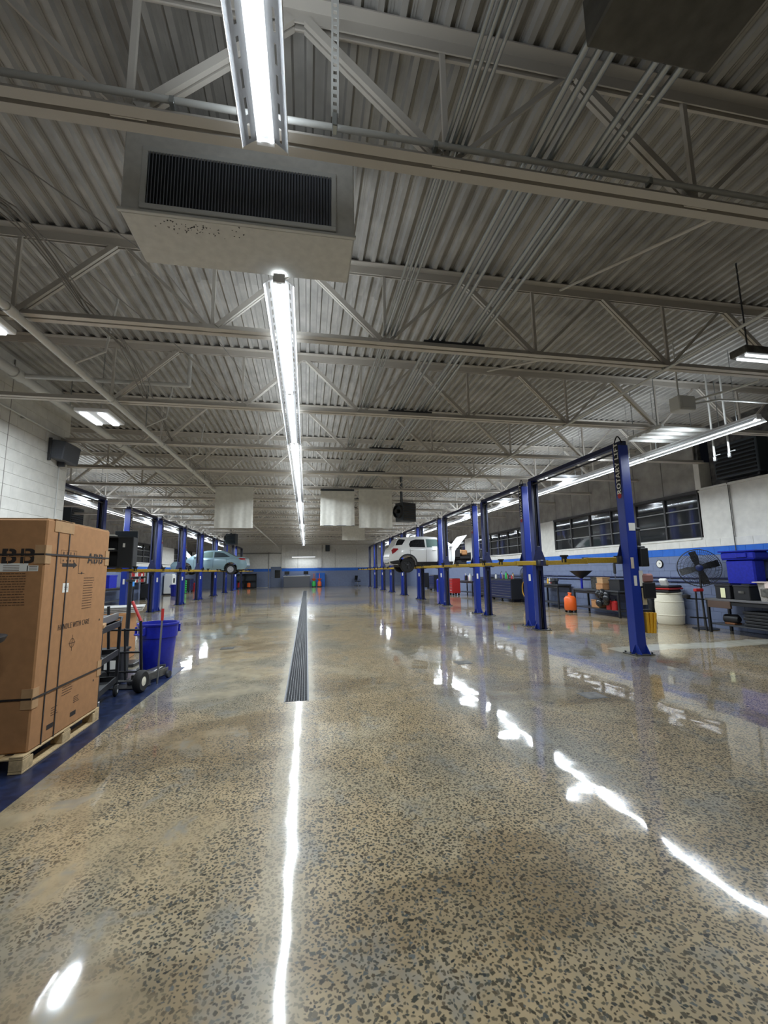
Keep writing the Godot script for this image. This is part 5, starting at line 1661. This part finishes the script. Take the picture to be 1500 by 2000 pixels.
func pedestal_fan(label: String, at: Vector3, turn: float, r: float, y: float) -> void:
	var t := thing("pedestal_fan", label, "fan", at, turn)
	put("base", turned([Vector2(0, 0), Vector2(0.28, 0), Vector2(0.28, 0.02), Vector2(0.06, 0.05), Vector2(0, 0.05)]), M.black_paint, t)
	put("pole", rod(Vector3(0, 0.04, 0), Vector3(0, y - 0.05, 0), 0.024), M.dark_steel, t)
	put("motor", turned([Vector2(0, -0.2), Vector2(0.08, -0.19), Vector2(0.10, -0.06), Vector2(0.10, 0.0), Vector2(0, 0.0)], Vector3.ZERO, 18), M.black_paint, t, Vector3(0, y, 0)).rotation.x = PI / 2
	var g := MB.new()
	for d in [[0.0, r], [0.08, r * 0.985], [0.11, r * 0.85], [0.13, r * 0.7], [0.14, r * 0.52], [0.145, r * 0.35]]:
		for i in 40:
			var a := TAU * i / 40
			var b := TAU * (i + 1) / 40
			g.tube(Vector3(cos(a) * d[1], sin(a) * d[1], d[0]), Vector3(cos(b) * d[1], sin(b) * d[1], d[0]), 0.008 if d[0] < 0.1 else 0.004, 5, -1.0, false)
	for i in 64:
		var a := TAU * i / 64
		var c := Vector3(cos(a), sin(a), 0)
		g.tube(c * r * 0.985 + Vector3(0, 0, 0.08), c * r * 0.7 + Vector3(0, 0, 0.13), 0.0045, 4, -1.0, false)
		g.tube(c * r * 0.7 + Vector3(0, 0, 0.13), c * r * 0.1 + Vector3(0, 0, 0.15), 0.0045, 4, -1.0, false)
	var gi := put("guard", g, M.black_paint, t, Vector3(0, y, 0))
	put("badge", turned([Vector2(0, 0.158), Vector2(0.07, 0.156), Vector2(0.08, 0.15), Vector2(0, 0.15)], Vector3.ZERO, 18), M.navy_box, gi).rotation.x = PI / 2
	for k in 4:
		var bl := MB.new()
		var a := TAU * k / 4 + 0.35
		var o := PackedVector2Array([Vector2(0.05, -0.05), Vector2(r * 0.5, -0.11), Vector2(r * 0.9, -0.12), Vector2(r * 0.93, 0.05), Vector2(r * 0.5, 0.07), Vector2(0.05, 0.05)])
		bl.prism(o, 0.008, Transform3D(Basis(Vector3(0, 0, 1), a) * Basis(Vector3(1, 0, 0), 0.45), Vector3(0, 0, 0.05)))
		put("blade", bl, M.black_paint, t, Vector3(0, y, 0))

func tyre(label: String, at: Vector3, turn: float, tilt: float, r: float) -> void:
	var t := thing("tire", label, "tire", at, turn)
	var m := MB.new()
	m.lathe([Vector2(r * 0.6, -0.09), Vector2(r * 0.85, -0.115), Vector2(r * 0.97, -0.09), Vector2(r, -0.05), Vector2(r, 0.05), Vector2(r * 0.97, 0.09), Vector2(r * 0.85, 0.115), Vector2(r * 0.6, 0.09), Vector2(r * 0.58, 0), Vector2(r * 0.6, -0.09)], Transform3D(Basis(Vector3(1, 0, 0), PI / 2 + tilt), Vector3.ZERO), 36)
	put("casing", m, M.rubber, t)
	var tr := MB.new()
	for i in 44:
		var a := TAU * i / 44
		var B := Basis(Vector3(1, 0, 0), PI / 2 + tilt) * Basis(Vector3.UP, a)
		tr.box(B * Vector3(r, 0.0, 0), Vector3(0.014, 0.14, 0.022), B * Basis(Vector3(1, 0, 0), 0.3), 0.002)
	put("tread", tr, M.rubber, t)

func build_right() -> void:
	# near bench with batteries, pail and blue bin
	var b := bench("long dark bench with a steel top under the big blue bin", Vector3(9.70, 0, -7.4), 3.0, 0.66, 0.79, "", M.steel)
	put("drawer", one(Vector3(-0.3, 0.66, 1.05 - 2.2), Vector3(0.06, 0.16, 0.55), 0.006), mat("drawer_brown", rgb(84, 66, 56), 0.6), b)
	var rd := thing("radiator_stack", "stack of black radiators on the long bench's lower shelf", "radiators", Vector3(9.70, 0.216, -7.35))
	for k in 5: put("radiator", one(Vector3(0.0, 0.035 + 0.066 * k, 0.03 * (k % 2)), Vector3(0.46, 0.055, 1.5), 0.01), M.black_plastic, rd)
	var ve := thing("bench_motor", "rusty grinder motor on the long bench's lower shelf", "motor", Vector3(9.6, 0.216, -8.45))
	put("body", turned([Vector2(0, -0.16), Vector2(0.1, -0.15), Vector2(0.11, 0.1), Vector2(0.06, 0.16), Vector2(0, 0.16)]), M.black_paint, ve, Vector3(0, 0.12, 0)).rotation.x = PI / 2
	put("foot", one(Vector3(0, 0.02, 0), Vector3(0.2, 0.04, 0.24), 0.006), mat("rusty", rgb(150, 96, 56), 0.7, 0.2, "stains", 2.0), ve)
	for i in 2:
		var t := crate("battery_box", "black battery with a pale tag on the bench" if i == 0 else "black battery with a grey emblem on the bench", "battery", Vector3(9.55, 0.79, -8.45 + i * 0.44), Vector3(0.3, 0.32, 0.38), M.black_plastic)
		put("handle", one(Vector3(0, 0.33, 0), Vector3(0.04, 0.03, 0.2), 0.01), M.black_paint, t)
		if i == 0: put("tag", one(Vector3(-0.152, 0.14, 0.02), Vector3(0.003, 0.22, 0.11)), mat("tag_yellow", rgb(222, 222, 178), 0.7), t)
		else: put("emblem", one(Vector3(-0.152, 0.17, 0), Vector3(0.003, 0.05, 0.12)), M.tin_grey, t)
	var pl := thing("pail", "dirty white pail with a rag on the bench end", "pail", Vector3(9.55, 0.79, -7.52))
	put("bucket", turned([Vector2(0, 0), Vector2(0.155, 0), Vector2(0.185, 0.36), Vector2(0.195, 0.36), Vector2(0.195, 0.385), Vector2(0, 0.385)], Vector3.ZERO, 28), mat("pail_dirty", rgb(190, 184, 176), 0.6, 0.0, "stains", 4.0), pl)
	var rg := MB.new()
	rg.box(Vector3(-0.05, 0.395, 0.0), Vector3(0.34, 0.02, 0.4), Basis(Vector3.UP, 0.3), 0.009)
	rg.box(Vector3(-0.18, 0.33, 0.12), Vector3(0.02, 0.12, 0.14), Basis(), 0.009)
	put("rag", rg, mat("rag_pink", rgb(214, 196, 188), 0.9), pl)
	put("label", one(Vector3(-0.172, 0.18, 0.03), Vector3(0.012, 0.16, 0.16), 0.004), M.tin_grey, pl)
	crate("battery_crate", "black crate at the wall under the big blue bin", "crate", Vector3(9.9, 0.79, -8.2), Vector3(0.28, 0.32, 0.9), M.black_plastic)
	var bn := thing("parts_bin", "big square blue plastic bin above the batteries", "bin", Vector3(9.84, 1.11, -8.22))
	var sq := MB.new()
	for w in [[0.30, 0.66, 0.0, 0.56], [0.38, 0.76, 0.56, 0.58], [0.40, 0.80, 0.57, 0.74]]:
		sq.box(Vector3(0, (w[2] + w[3]) / 2, 0), Vector3(w[0], w[3] - w[2], w[1]), Basis(), 0.03)
	put("shell", sq, M.bin_blue, bn)
	put("rim", one(Vector3(0, 0.755, 0), Vector3(0.44, 0.035, 0.88), 0.012), M.bin_blue, bn)
	put("handle", one(Vector3(-0.21, 0.66, 0.12), Vector3(0.03, 0.10, 0.24), 0.01), M.bin_blue, bn)
	var vs := thing("pipe_stand", "black tubular stand with a red clamp at the bench end", "stand", Vector3(9.30, 0, -8.98))
	var vm := MB.new()
	for x in [-0.1, 0.14]: vm.tube(Vector3(x, 0, 0), Vector3(x * 0.6, 1.0, 0.0), 0.02, 8)
	vm.tube(Vector3(-0.3, 0.34, 0), Vector3(0.22, 0.3, 0), 0.016, 8)
	vm.tube(Vector3(-0.34, 0.78, 0), Vector3(0.2, 0.74, 0), 0.016, 8)
	put("frame", vm, M.black_paint, vs)
	put("clamp", one(Vector3(0.02, 0.97, 0), Vector3(0.22, 0.07, 0.09), 0.012), M.red, vs)
	put("saddle", turned([Vector2(0, 0), Vector2(0.08, 0.0), Vector2(0.09, 0.07), Vector2(0, 0.1)], Vector3.ZERO, 14), M.black_plastic, vs, Vector3(-0.34, 0.79, 0))
	pedestal_fan("big black caged pedestal fan between the drum and bench", Vector3(9.72, 0, -9.28), -0.75, 0.46, 1.5)
	# drum with trays
	var d := thing("plastic_drum", "stained cream plastic drum standing by the fan", "drum", Vector3(9.76, 0, -10.35))
	put("barrel", turned([Vector2(0, 0.0), Vector2(0.29, 0.0), Vector2(0.315, 0.03), Vector2(0.335, 0.25), Vector2(0.345, 0.42), Vector2(0.335, 0.62), Vector2(0.31, 0.80), Vector2(0.33, 0.81), Vector2(0.33, 0.835), Vector2(0.30, 0.84), Vector2(0, 0.82)], Vector3.ZERO, 40), M.cream_drum, d)
	var rb := MB.new()
	for y in [0.25, 0.6]: rb.lathe([Vector2(0.334, y - 0.012), Vector2(0.346, y), Vector2(0.334, y + 0.012)], Transform3D(), 40)
	put("hoop", rb, M.cream_drum, d)
	var tr := thing("drip_trays", "black and red drip trays stacked on the cream drum", "trays", Vector3(9.70, 0.842, -10.35), 0.25)
	put("tray", one(Vector3(0, 0.04, 0), Vector3(0.56, 0.08, 0.5), 0.03), M.black_plastic, tr)
	put("tray", one(Vector3(0.02, 0.105, 0), Vector3(0.62, 0.05, 0.56), 0.02), M.red, tr)
	put("tray", one(Vector3(0, 0.16, 0), Vector3(0.6, 0.06, 0.54), 0.025), M.black_plastic, tr)
	put("paper_sack", one(Vector3(-0.05, 0.27, 0.0), Vector3(0.1, 0.22, 0.2), 0.02, Basis(Vector3(0, 0, 1), 0.5)), M.paper, tr)
	tyre("black tire leaning on the slate wall behind the first lift", Vector3(9.93, 0.365, -11.4), PI / 2, 0.14, 0.36)
	var ck := thing("wall_clock", "small round white clock on the slate wall", "clock", Vector3(XR - 0.01, 1.62, -10.93))
	put("case", turned([Vector2(0, -0.02), Vector2(0.12, -0.02), Vector2(0.12, 0.02), Vector2(0.105, 0.035), Vector2(0.1, 0.025), Vector2(0, 0.02)], Vector3.ZERO, 28), M.black_plastic, ck).rotation.z = PI / 2
	put("face", turned([Vector2(0, 0.027), Vector2(0.1, 0.027), Vector2(0.1, 0.02)], Vector3.ZERO, 28), M.paper, ck).rotation.z = PI / 2
	var hn := MB.new()
	hn.box(Vector3(-0.03, 0.0, 0.02), Vector3(0.003, 0.01, 0.07))
	hn.box(Vector3(-0.03, 0.015, 0.0), Vector3(0.003, 0.05, 0.01))
	put("hands", hn, M.ink, ck)
	for y in [1.235, 1.13]:
		var c := thing("wall_pipe", "dark pipe running level along the slate wall", "pipe", Vector3(XR - 0.04, y, -13.8), 0.0, "level pipes along the slate wall")
		put("pipe", rod(Vector3(0, 0, 6.6), Vector3(0, 0, -9.0), 0.02, 8), M.navy_box, c)
		for k in 6: put("clip", one(Vector3(0.012, 0, 6.0 - k * 2.8), Vector3(0.05, 0.055, 0.04), 0.004), M.wall_slate, c)
	# second bench
	bench("cluttered steel bench behind the first lift", Vector3(9.68, 0, -12.95), 2.3, 0.62, 0.82)
	var clutter := [
		["plastic_crate", "black crate on the cluttered bench beside the cartons", Vector3(9.72, 0.82, -12.15), Vector3(0.4, 0.34, 0.5), "black_plastic"],
		["carton", "small tan carton lowest on the cluttered bench", Vector3(9.6, 0.82, -12.75), Vector3(0.32, 0.2, 0.34), "card"],
		["carton", "small tan carton stacked on another on the bench", Vector3(9.62, 1.02, -12.75), Vector3(0.3, 0.2, 0.3), "card_pale"],
		["meter_case", "grey meter case at the back of the cluttered bench", Vector3(9.82, 0.82, -13.35), Vector3(0.24, 0.4, 0.36), "tin_grey"],
		["bench_box", "dark brown box under the cluttered bench", Vector3(9.66, 0.216, -13.1), Vector3(0.34, 0.26, 0.4), "card"],
	]
	for k in clutter: crate(k[0], k[1], "crate" if k[0] == "plastic_crate" else "box", k[2], k[3], M[k[4]])
	var bg := thing("trash_bag", "crumpled black plastic bag hanging off the cluttered bench", "bag", Vector3(9.36, 0.30, -12.45))
	var bm := MB.new()
	rng.seed = 8
	for k in 14: bm.ball(Vector3(rng.randf_range(-0.06, 0.02), rng.randf_range(0.1, 0.46), rng.randf_range(-0.22, 0.22)), rng.randf_range(0.08, 0.14), 8, 6, Vector3(0.7, 1, 1))
	put("bag", bm, mat("bag_black", rgb(32, 34, 38), 0.25), bg)
	var fp := thing("funnel_pan", "black funnel pan on a blue stand above the cluttered bench", "funnel", Vector3(9.5, 0.82, -13.72))
	put("stand", rod(Vector3(0, 0, 0), Vector3(0, 0.42, 0), 0.04), M.bin_blue, fp)
	put("pan", turned([Vector2(0.05, 0.4), Vector2(0.2, 0.5), Vector2(0.36, 0.62), Vector2(0.38, 0.62), Vector2(0.2, 0.46), Vector2(0.05, 0.36)], Vector3.ZERO, 24), M.black_plastic, fp)
	var ch := thing("small_lamp", "black gooseneck shop lamp rising from the cluttered bench", "lamp", Vector3(9.86, 0.82, -12.48))
	put("stem", rod(Vector3(0, 0.0, 0), Vector3(0, 0.58, 0), 0.012), M.steel, ch)
	put("foot", turned([Vector2(0, 0), Vector2(0.06, 0), Vector2(0.05, 0.02), Vector2(0, 0.02)]), M.black_plastic, ch)
	put("head", one(Vector3(0, 0.68, 0), Vector3(0.06, 0.34, 0.10), 0.02), M.black_plastic, ch)
	var ot := thing("orange_tank", "orange wheeled fluid tank at the cluttered bench's end", "tank", Vector3(9.12, 0, -13.9))
	put("tank", turned([Vector2(0, 0.08), Vector2(0.17, 0.08), Vector2(0.2, 0.12), Vector2(0.2, 0.48), Vector2(0.14, 0.56), Vector2(0.06, 0.58), Vector2(0.05, 0.64), Vector2(0, 0.64)], Vector3.ZERO, 24), M.orange, ot)
	put("handle", one(Vector3(0, 0.66, 0), Vector3(0.05, 0.05, 0.2), 0.015), M.orange, ot)
	for k in 4: put("caster", turned([Vector2(0, -0.02), Vector2(0.04, -0.02), Vector2(0.04, 0.02), Vector2(0, 0.02)], Vector3.ZERO, 12), M.rubber, ot, Vector3(cos(k * PI / 2 + 0.8) * 0.15, 0.04, sin(k * PI / 2 + 0.8) * 0.15)).rotation.x = PI / 2
	put("base", one(Vector3(0, 0.085, 0), Vector3(0.3, 0.02, 0.3), 0.005), M.black_paint, ot)
	for k in 2: jar("gas_can", "red can on the cluttered bench's lower shelf", Vector3(9.5, 0.216, -12.15 - k * 0.24), 0.1, 0.34, M.red, M.black_plastic, "red cans under the bench")
	# third bench, fan, hose reel, chest
	bench("plain dark bench with a vise against the slate wall", Vector3(9.75, 0, -16.0), 1.7, 0.6, 0.92)
	var vi := thing("bench_vise", "black bench vise bolted to the plain dark bench", "vise", Vector3(9.62, 0.92, -15.6), 0.4)
	put("base", one(Vector3(0, 0.06, 0), Vector3(0.2, 0.12, 0.18), 0.01), M.black_paint, vi)
	for s in [-0.1, 0.1]: put("jaw", one(Vector3(s, 0.17, 0), Vector3(0.08, 0.12, 0.2), 0.012), M.dark_steel, vi)
	put("screw", rod(Vector3(-0.34, 0.11, 0), Vector3(0.14, 0.11, 0), 0.02), M.steel, vi)
	for k in 3: jar("spray_can", "spray can standing on the plain dark bench", Vector3(9.85, 0.92, -16.2 - k * 0.13), 0.035, 0.24, [M.red, M.white_metal, M.gold][k], M.white_metal, "spray cans on the dark bench")
	var hr := thing("hose_reel", "tangled orange and black hoses hung on a stand by the chest", "hose", Vector3(9.45, 0, -17.35))
	put("post", rod(Vector3(0, 0, 0), Vector3(0, 1.1, 0), 0.025), M.black_paint, hr)
	put("foot", one(Vector3(0, 0.015, 0), Vector3(0.36, 0.03, 0.36), 0.006), M.black_paint, hr)
	for k in 6:
		var hm := MB.new()
		for i in 24:
			var a := TAU * i / 24
			var e := TAU * (i + 1) / 24
			var rr := 0.26 + 0.03 * float(k % 3)
			hm.tube(Vector3(-0.06 - 0.02 * k, 0.66 + sin(a) * rr * 1.2, cos(a) * rr), Vector3(-0.06 - 0.02 * k, 0.66 + sin(e) * rr * 1.2, cos(e) * rr), 0.014, 5, -1.0, false)
		put("hose_loop", hm, [M.orange, M.rubber, M.red, M.rubber, M.gold, M.rubber][k], hr)
	pedestal_fan("smaller caged fan beside the tool chest's end", Vector3(9.75, 0, -17.9), -0.9, 0.33, 1.32)
	chest("navy tool chest with seven drawers along the slate wall", Vector3(9.65, 0, -19.85), 2.2, 0.62, 1.05, 7, -1.0, M.black_paint, M.navy_box)
	var tops := ["red", "white_metal", "gold", "green", "paper", "red", "bin_blue", "white_metal", "orange", "paper"]
	for k in 10: jar("bottle", "small bottle on top of the navy tool chest", Vector3(9.5 + 0.13 * (k % 3), 1.062, -18.95 - k * 0.19), 0.04 + 0.008 * (k % 2), 0.2 + 0.05 * (k % 4), M[tops[k]], M.black_plastic, "bottles on the navy tool chest")
	# further down: bench with jugs, red cart, blue cart, dark cabinets
	bench("bench crowded with jugs and a red toolbox by the windows", Vector3(9.6, 0, -24.6), 2.4, 0.65, 0.88)
	for k in 6: jar("jug", "fluid jug standing on the crowded bench", Vector3(9.55 + 0.1 * (k % 2), 0.88, -23.7 - k * 0.32), 0.09, 0.3 + 0.06 * (k % 3), [M.bin_blue, M.black_plastic, M.white_metal, M.red, M.black_plastic, M.bin_blue][k], M.white_metal, "jugs on the crowded bench")
	chest("red roller tool chest beside the crowded bench", Vector3(8.9, 0, -25.3), 0.7, 0.5, 1.0, 5, -1.0, M.red, M.red)
	chest("dark tool chest by the windows before the blue drum", Vector3(9.7, 0, -22.4), 0.9, 0.55, 1.1, 6, -1.0, M.black_paint, M.black_paint)
	jar("blue_drum", "tall blue fluid drum between the dark chests", Vector3(9.4, 0, -29.6), 0.3, 1.15, M.bin_blue, M.black_plastic)
	chest("blue-fronted tool chest past the blue drum", Vector3(9.6, 0, -31.5), 1.2, 0.6, 1.15, 6, -1.0, M.black_paint, M.navy_box)
	chest("black tall tool chest near the far end of the windows", Vector3(9.6, 0, -35.0), 1.4, 0.6, 1.3, 6, -1.0, M.black_paint, M.black_paint)
	# a lamp on the yard outside the first window
	var yl := thing("yard_light", "small bright lamp outside seen through the window", "light", Vector3(13.2, 2.3, -18.2))
	put("bulb", turned([Vector2(0, 0), Vector2(0.1, 0.02), Vector2(0.1, 0.12), Vector2(0, 0.14)], Vector3.ZERO, 14), M.yard_glow, yl)
	put("post", rod(Vector3(0, -2.3, 0), Vector3(0, 0.0, 0), 0.04), M.dark_steel, yl)

func build_plates() -> void:
	for p in [[2.6, -7.1, "small steel floor plate nearest the first lift's arm"], [3.45, -4.95, "small steel floor plate between the drain and the first lift"], [-1.6, -9.6, "small steel floor plate past the blue trash can"]]:
		var t := thing("floor_plate", p[2], "plate", Vector3(p[0], 0, p[1]))
		put("cover", one(Vector3(0, 0.0025, 0), Vector3(0.22, 0.004, 0.22), 0.001), M.tin_grey, t)
		put("rim", one(Vector3(0, 0.0015, 0), Vector3(0.26, 0.003, 0.26), 0.001), M.dark_steel, t)

func build_left() -> void:
	# black cabinet set on the arms of the second left-hand lift
	var c := thing("black_cabinet", "black two-shelf cabinet set on a yellow lift arm", "cabinet", Vector3(-5.54, 1.745, -14.08), 0.12)
	var m := MB.new()
	m.box(Vector3(0.22, 0.46, 0), Vector3(0.42, 0.92, 0.5), Basis(), 0.02)
	for y in [0.02, 0.5, 0.9]: m.box(Vector3(-0.2, y, 0), Vector3(0.46, 0.05, 0.5), Basis(), 0.01)
	m.box(Vector3(-0.41, 0.45, 0), Vector3(0.04, 0.9, 0.5), Basis(), 0.01)
	m.box(Vector3(-0.2, 0.45, -0.23), Vector3(0.42, 0.88, 0.03))
	put("shell", m, M.black_plastic, c)
	for y in [0.55, 0.95]: put("folded_towel", one(Vector3(-0.2, y, 0.1), Vector3(0.26, 0.05, 0.26), 0.015), M.paper, c)
	put("tag", one(Vector3(0.18, 0.66, 0.252), Vector3(0.06, 0.12, 0.003)), M.paper, c)
	put("back_panel", one(Vector3(0.12, 1.0, -0.2), Vector3(0.62, 0.24, 0.04), 0.01), M.heater, c)
	bench("left wall bench under the blue tote by the window", Vector3(-9.8, 0, -24.6), 3.6, 0.65, 0.88)
	var bb := crate("tote", "dark blue tote standing on the left wall bench", "bin", Vector3(-9.7, 0.88, -23.6), Vector3(0.5, 0.64, 0.9), M.bin_blue)
	bb.set_meta("category", "tote")
	crate("cooler", "bright blue box on the left wall bench", "box", Vector3(-9.65, 0.88, -26.05), Vector3(0.4, 0.3, 0.6), mat("sky_blue", rgb(60, 140, 220), 0.5))
	var shelf := thing("parts_shelf", "wall shelf of red and pale parts packets on the left", "shelf", Vector3(-10.1, 0, -28.3))
	for y in [1.05, 1.4, 1.75]: put("board", one(Vector3(0, y, 0), Vector3(0.36, 0.03, 2.6), 0.004), M.tin_grey, shelf)
	for s in [-1.28, 1.28]: put("upright", one(Vector3(0, 0.9, s), Vector3(0.36, 1.8, 0.03), 0.004), M.tin_grey, shelf)
	rng.seed = 3
	var cols := ["red", "paper", "pail_dirty", "gold", "bin_blue", "white_metal", "red", "black_plastic"]
	for y in [1.065, 1.415]:
		for k in 10:
			var s := Vector3(0.2, rng.randf_range(0.14, 0.28), rng.randf_range(0.14, 0.22))
			crate("parts_box", "parts packet lined up on the left wall shelf", "box", Vector3(-10.08, y, -27.2 - k * 0.245), s, M[cols[rng.randi() % cols.size()]], 0.0, null, "packets on the left wall shelf")
	chest("black tool chest with bright drawer pulls at the left wall", Vector3(-9.55, 0, -28.9), 1.0, 0.55, 0.95, 8, 1.0, M.black_paint, M.black_paint)
	var w := thing("service_machine", "white service machine with a black screen at the left wall", "machine", Vector3(-9.95, 0, -34.4))
	put("cabinet", one(Vector3(0, 0.78, 0), Vector3(0.6, 1.36, 0.85), 0.03), M.white_metal, w)
	put("screen", one(Vector3(0.305, 1.05, 0.1), Vector3(0.02, 0.34, 0.36), 0.005), M.black_plastic, w)
	put("plinth", one(Vector3(0, 0.06, 0), Vector3(0.56, 0.1, 0.8), 0.01), M.black_plastic, w)
	put("top_tray", one(Vector3(0, 1.5, 0), Vector3(0.5, 0.08, 0.7), 0.02), M.white_metal, w)
	var g := thing("green_rack", "bright green slotted bottle rack near the left lifts", "rack", Vector3(-9.4, 0, -36.3))
	for k in 6: put("tier", one(Vector3(0, 0.1 + 0.17 * k, 0), Vector3(0.24, 0.12, 0.24), 0.02), M.green, g)
	put("stem", rod(Vector3(0, 0, 0), Vector3(0, 1.05, 0), 0.03), M.green, g)
	chest("dark chest near the far end of the left wall", Vector3(-9.7, 0, -38.3), 1.2, 0.6, 1.1, 6, 1.0, M.black_paint, M.navy_box)
	jar("red_drum", "red drum between chests at the left wall", Vector3(-9.5, 0, -40.2), 0.28, 0.9, M.red, M.black_plastic)
	trash_can("tall_trash_can", "blue trash can by the left wall under the sedan", Vector3(-8.9, 0, -31.9), 0.3, 0.8)

func build_back() -> void:
	var d := thing("counter", "grey front counter with a pale top by the far wall", "counter", Vector3(-0.95, 0, -44.9))
	put("front_panel", one(Vector3(0, 0.55, 0.3), Vector3(2.6, 1.1, 0.04), 0.008), mat("counter_grey", rgb(84, 86, 92), 0.5), d)
	for s in [-1.28, 1.28]: put("end_panel", one(Vector3(s, 0.55, 0), Vector3(0.04, 1.1, 0.6), 0.008), M.counter_grey, d)
	put("top", one(Vector3(0, 1.12, 0), Vector3(2.7, 0.04, 0.7), 0.008), M.white_metal, d)
	for x in [-1.0, 0.9]:
		var mo := thing("monitor", "computer monitor at the counter end by the doors" if x < 0 else "computer monitor at the counter end by the blue cabinet", "monitor", Vector3(-0.95 + x, 1.14, -44.9), 0.3)
		put("screen", one(Vector3(0, 0.3, 0), Vector3(0.5, 0.32, 0.04), 0.01), M.black_plastic, mo)
		put("stand", one(Vector3(0, 0.08, -0.02), Vector3(0.05, 0.16, 0.04), 0.006), M.black_plastic, mo)
		put("foot", one(Vector3(0, 0.008, 0), Vector3(0.24, 0.016, 0.18), 0.004), M.black_plastic, mo)
	for k in 2:
		var o := thing("oil_drain", "orange funnel oil drain beside the far counter", "oil drain", Vector3(0.75 + k * 0.56, 0, -44.5), 0.0, "orange oil drains by the counter")
		put("tank", turned([Vector2(0, 0.08), Vector2(0.2, 0.08), Vector2(0.2, 0.45), Vector2(0.1, 0.6), Vector2(0, 0.6)]), M.orange if k else M.green, o)
		put("pole", rod(Vector3(0, 0.55, 0), Vector3(0, 1.35, 0), 0.03), M.orange, o)
		put("pan", turned([Vector2(0.03, 0.62), Vector2(0.24, 0.84), Vector2(0.26, 0.84), Vector2(0.05, 0.58)]), M.orange, o)
		put("foot", turned([Vector2(0, 0), Vector2(0.22, 0), Vector2(0.22, 0.08), Vector2(0, 0.08)]), M.black_paint, o)
	crate("blue_cabinet", "blue steel cabinet against the far wall by the drains", "cabinet", Vector3(1.45, 0, -45.5), Vector3(0.9, 1.4, 0.6), M.stripe)
	chair(Vector3(5.3, 0, -45.2))
	var h := thing("wall_heater", "pale box heater high on the far wall", "heater", Vector3(2.0, 3.62, ZB - 0.04))
	put("box", one(Vector3(-0.18, 0.4, 0.2), Vector3(0.24, 0.8, 0.36), 0.015), M.white_metal, h)
	put("coil", one(Vector3(0.2, 0.38, 0.2), Vector3(0.4, 0.7, 0.34), 0.015), M.heater, h)
	var hm := MB.new()
	hm.path([Vector3(0.2, 0.74, 0.25), Vector3(0.5, 0.95, 0.9), Vector3(0.9, 1.05, 1.8)], 0.07, 10)
	put("flue", hm, M.white_metal, h)
	var sh := thing("dark_shelving", "dark shelving with an orange tank by the roll-up door", "shelving", Vector3(-6.0, 0, -44.6))
	for y in [0.1, 0.75, 1.4]: put("board", one(Vector3(0, y, 0), Vector3(2.2, 0.04, 0.5), 0.006), M.black_paint, sh)
	for s in [-1.1, 0.0, 1.1]: put("upright", one(Vector3(s, 0.72, 0), Vector3(0.04, 1.44, 0.5), 0.006), M.black_paint, sh)
	put("backing", one(Vector3(0, 0.72, -0.24), Vector3(2.2, 1.4, 0.02)), M.heater, sh)
	jar("orange_canister", "orange canister on the dark shelving's bottom board", Vector3(-5.6, 0.12, -44.5), 0.17, 0.5, M.orange, M.black_plastic)
	jar("red_canister", "red canister on the dark shelving's bottom board", Vector3(-6.5, 0.12, -44.5), 0.17, 0.56, M.red, M.black_plastic)

func chair(at: Vector3) -> void:
	var t := thing("office_chair", "black office chair alone by the far wall", "chair", at, 0.7)
	put("seat", one(Vector3(0, 0.48, 0), Vector3(0.5, 0.08, 0.48), 0.03), M.black_plastic, t)
	put("backrest", one(Vector3(0, 0.82, -0.22), Vector3(0.44, 0.5, 0.07), 0.03, Basis(Vector3(1, 0, 0), 0.12)), M.black_plastic, t)
	put("back_bar", one(Vector3(0, 0.58, -0.22), Vector3(0.06, 0.2, 0.03), 0.006), M.black_plastic, t)
	put("column", rod(Vector3(0, 0.1, 0), Vector3(0, 0.46, 0), 0.025), M.steel, t)
	for s in [-1, 1]: put("armrest", one(Vector3(s * 0.27, 0.66, 0.0), Vector3(0.05, 0.03, 0.26), 0.01), M.black_plastic, t)
	for k in 5:
		var a := TAU * k / 5
		put("base_leg", one(Vector3(cos(a) * 0.15, 0.09, sin(a) * 0.15), Vector3(0.3, 0.03, 0.04), 0.006, Basis(Vector3.UP, -a)), M.steel, t)
		put("caster", turned([Vector2(0, -0.015), Vector2(0.03, -0.015), Vector2(0.03, 0.015), Vector2(0, 0.015)], Vector3.ZERO, 10), M.rubber, t, Vector3(cos(a) * 0.29, 0.03, sin(a) * 0.29)).rotation.x = PI / 2

func _ready() -> void:
	# camera: an ultra-wide phone lens, a little above eye line, turned and tipped
	var cam := Camera3D.new()
	cam.name = "camera"
	var yaw := deg_to_rad(10.3)
	var pitch := deg_to_rad(7.79)
	var roll := deg_to_rad(-0.86)
	var fwd := Vector3(sin(yaw) * cos(pitch), sin(pitch), -cos(yaw) * cos(pitch))
	var right := Vector3(cos(yaw), 0, sin(yaw))
	var up := right.cross(fwd)
	var r := right * cos(roll) + up * sin(roll)
	var u := up * cos(roll) - right * sin(roll)
	cam.transform = Transform3D(Basis(r, u, -fwd), Vector3(0, 1.55, 0))
	cam.fov = rad_to_deg(2.0 * atan(1000.0 / 835.0))
	cam.near = 0.05
	cam.far = 200.0
	add_child(cam)
	cam.current = true
	# night outside
	var env := Environment.new()
	env.background_mode = Environment.BG_COLOR
	env.background_color = Color(0.012, 0.014, 0.02)
	env.tonemap_mode = Environment.TONE_MAPPER_LINEAR
	env.tonemap_exposure = EXPOSURE
	env.sdfgi_enabled = true
	env.ssao_enabled = true
	env.ssil_enabled = true
	var we := WorldEnvironment.new()
	we.name = "world_environment"
	we.environment = env
	add_child(we)
	make_materials()
	build_lights()
	build_floor()
	build_shell()
	build_deck()
	build_trusses()
	build_drain()
	build_lifts()
	build_cars()
	build_services()
	build_foreground()
	build_right()
	build_plates()
	build_left()
	build_back()
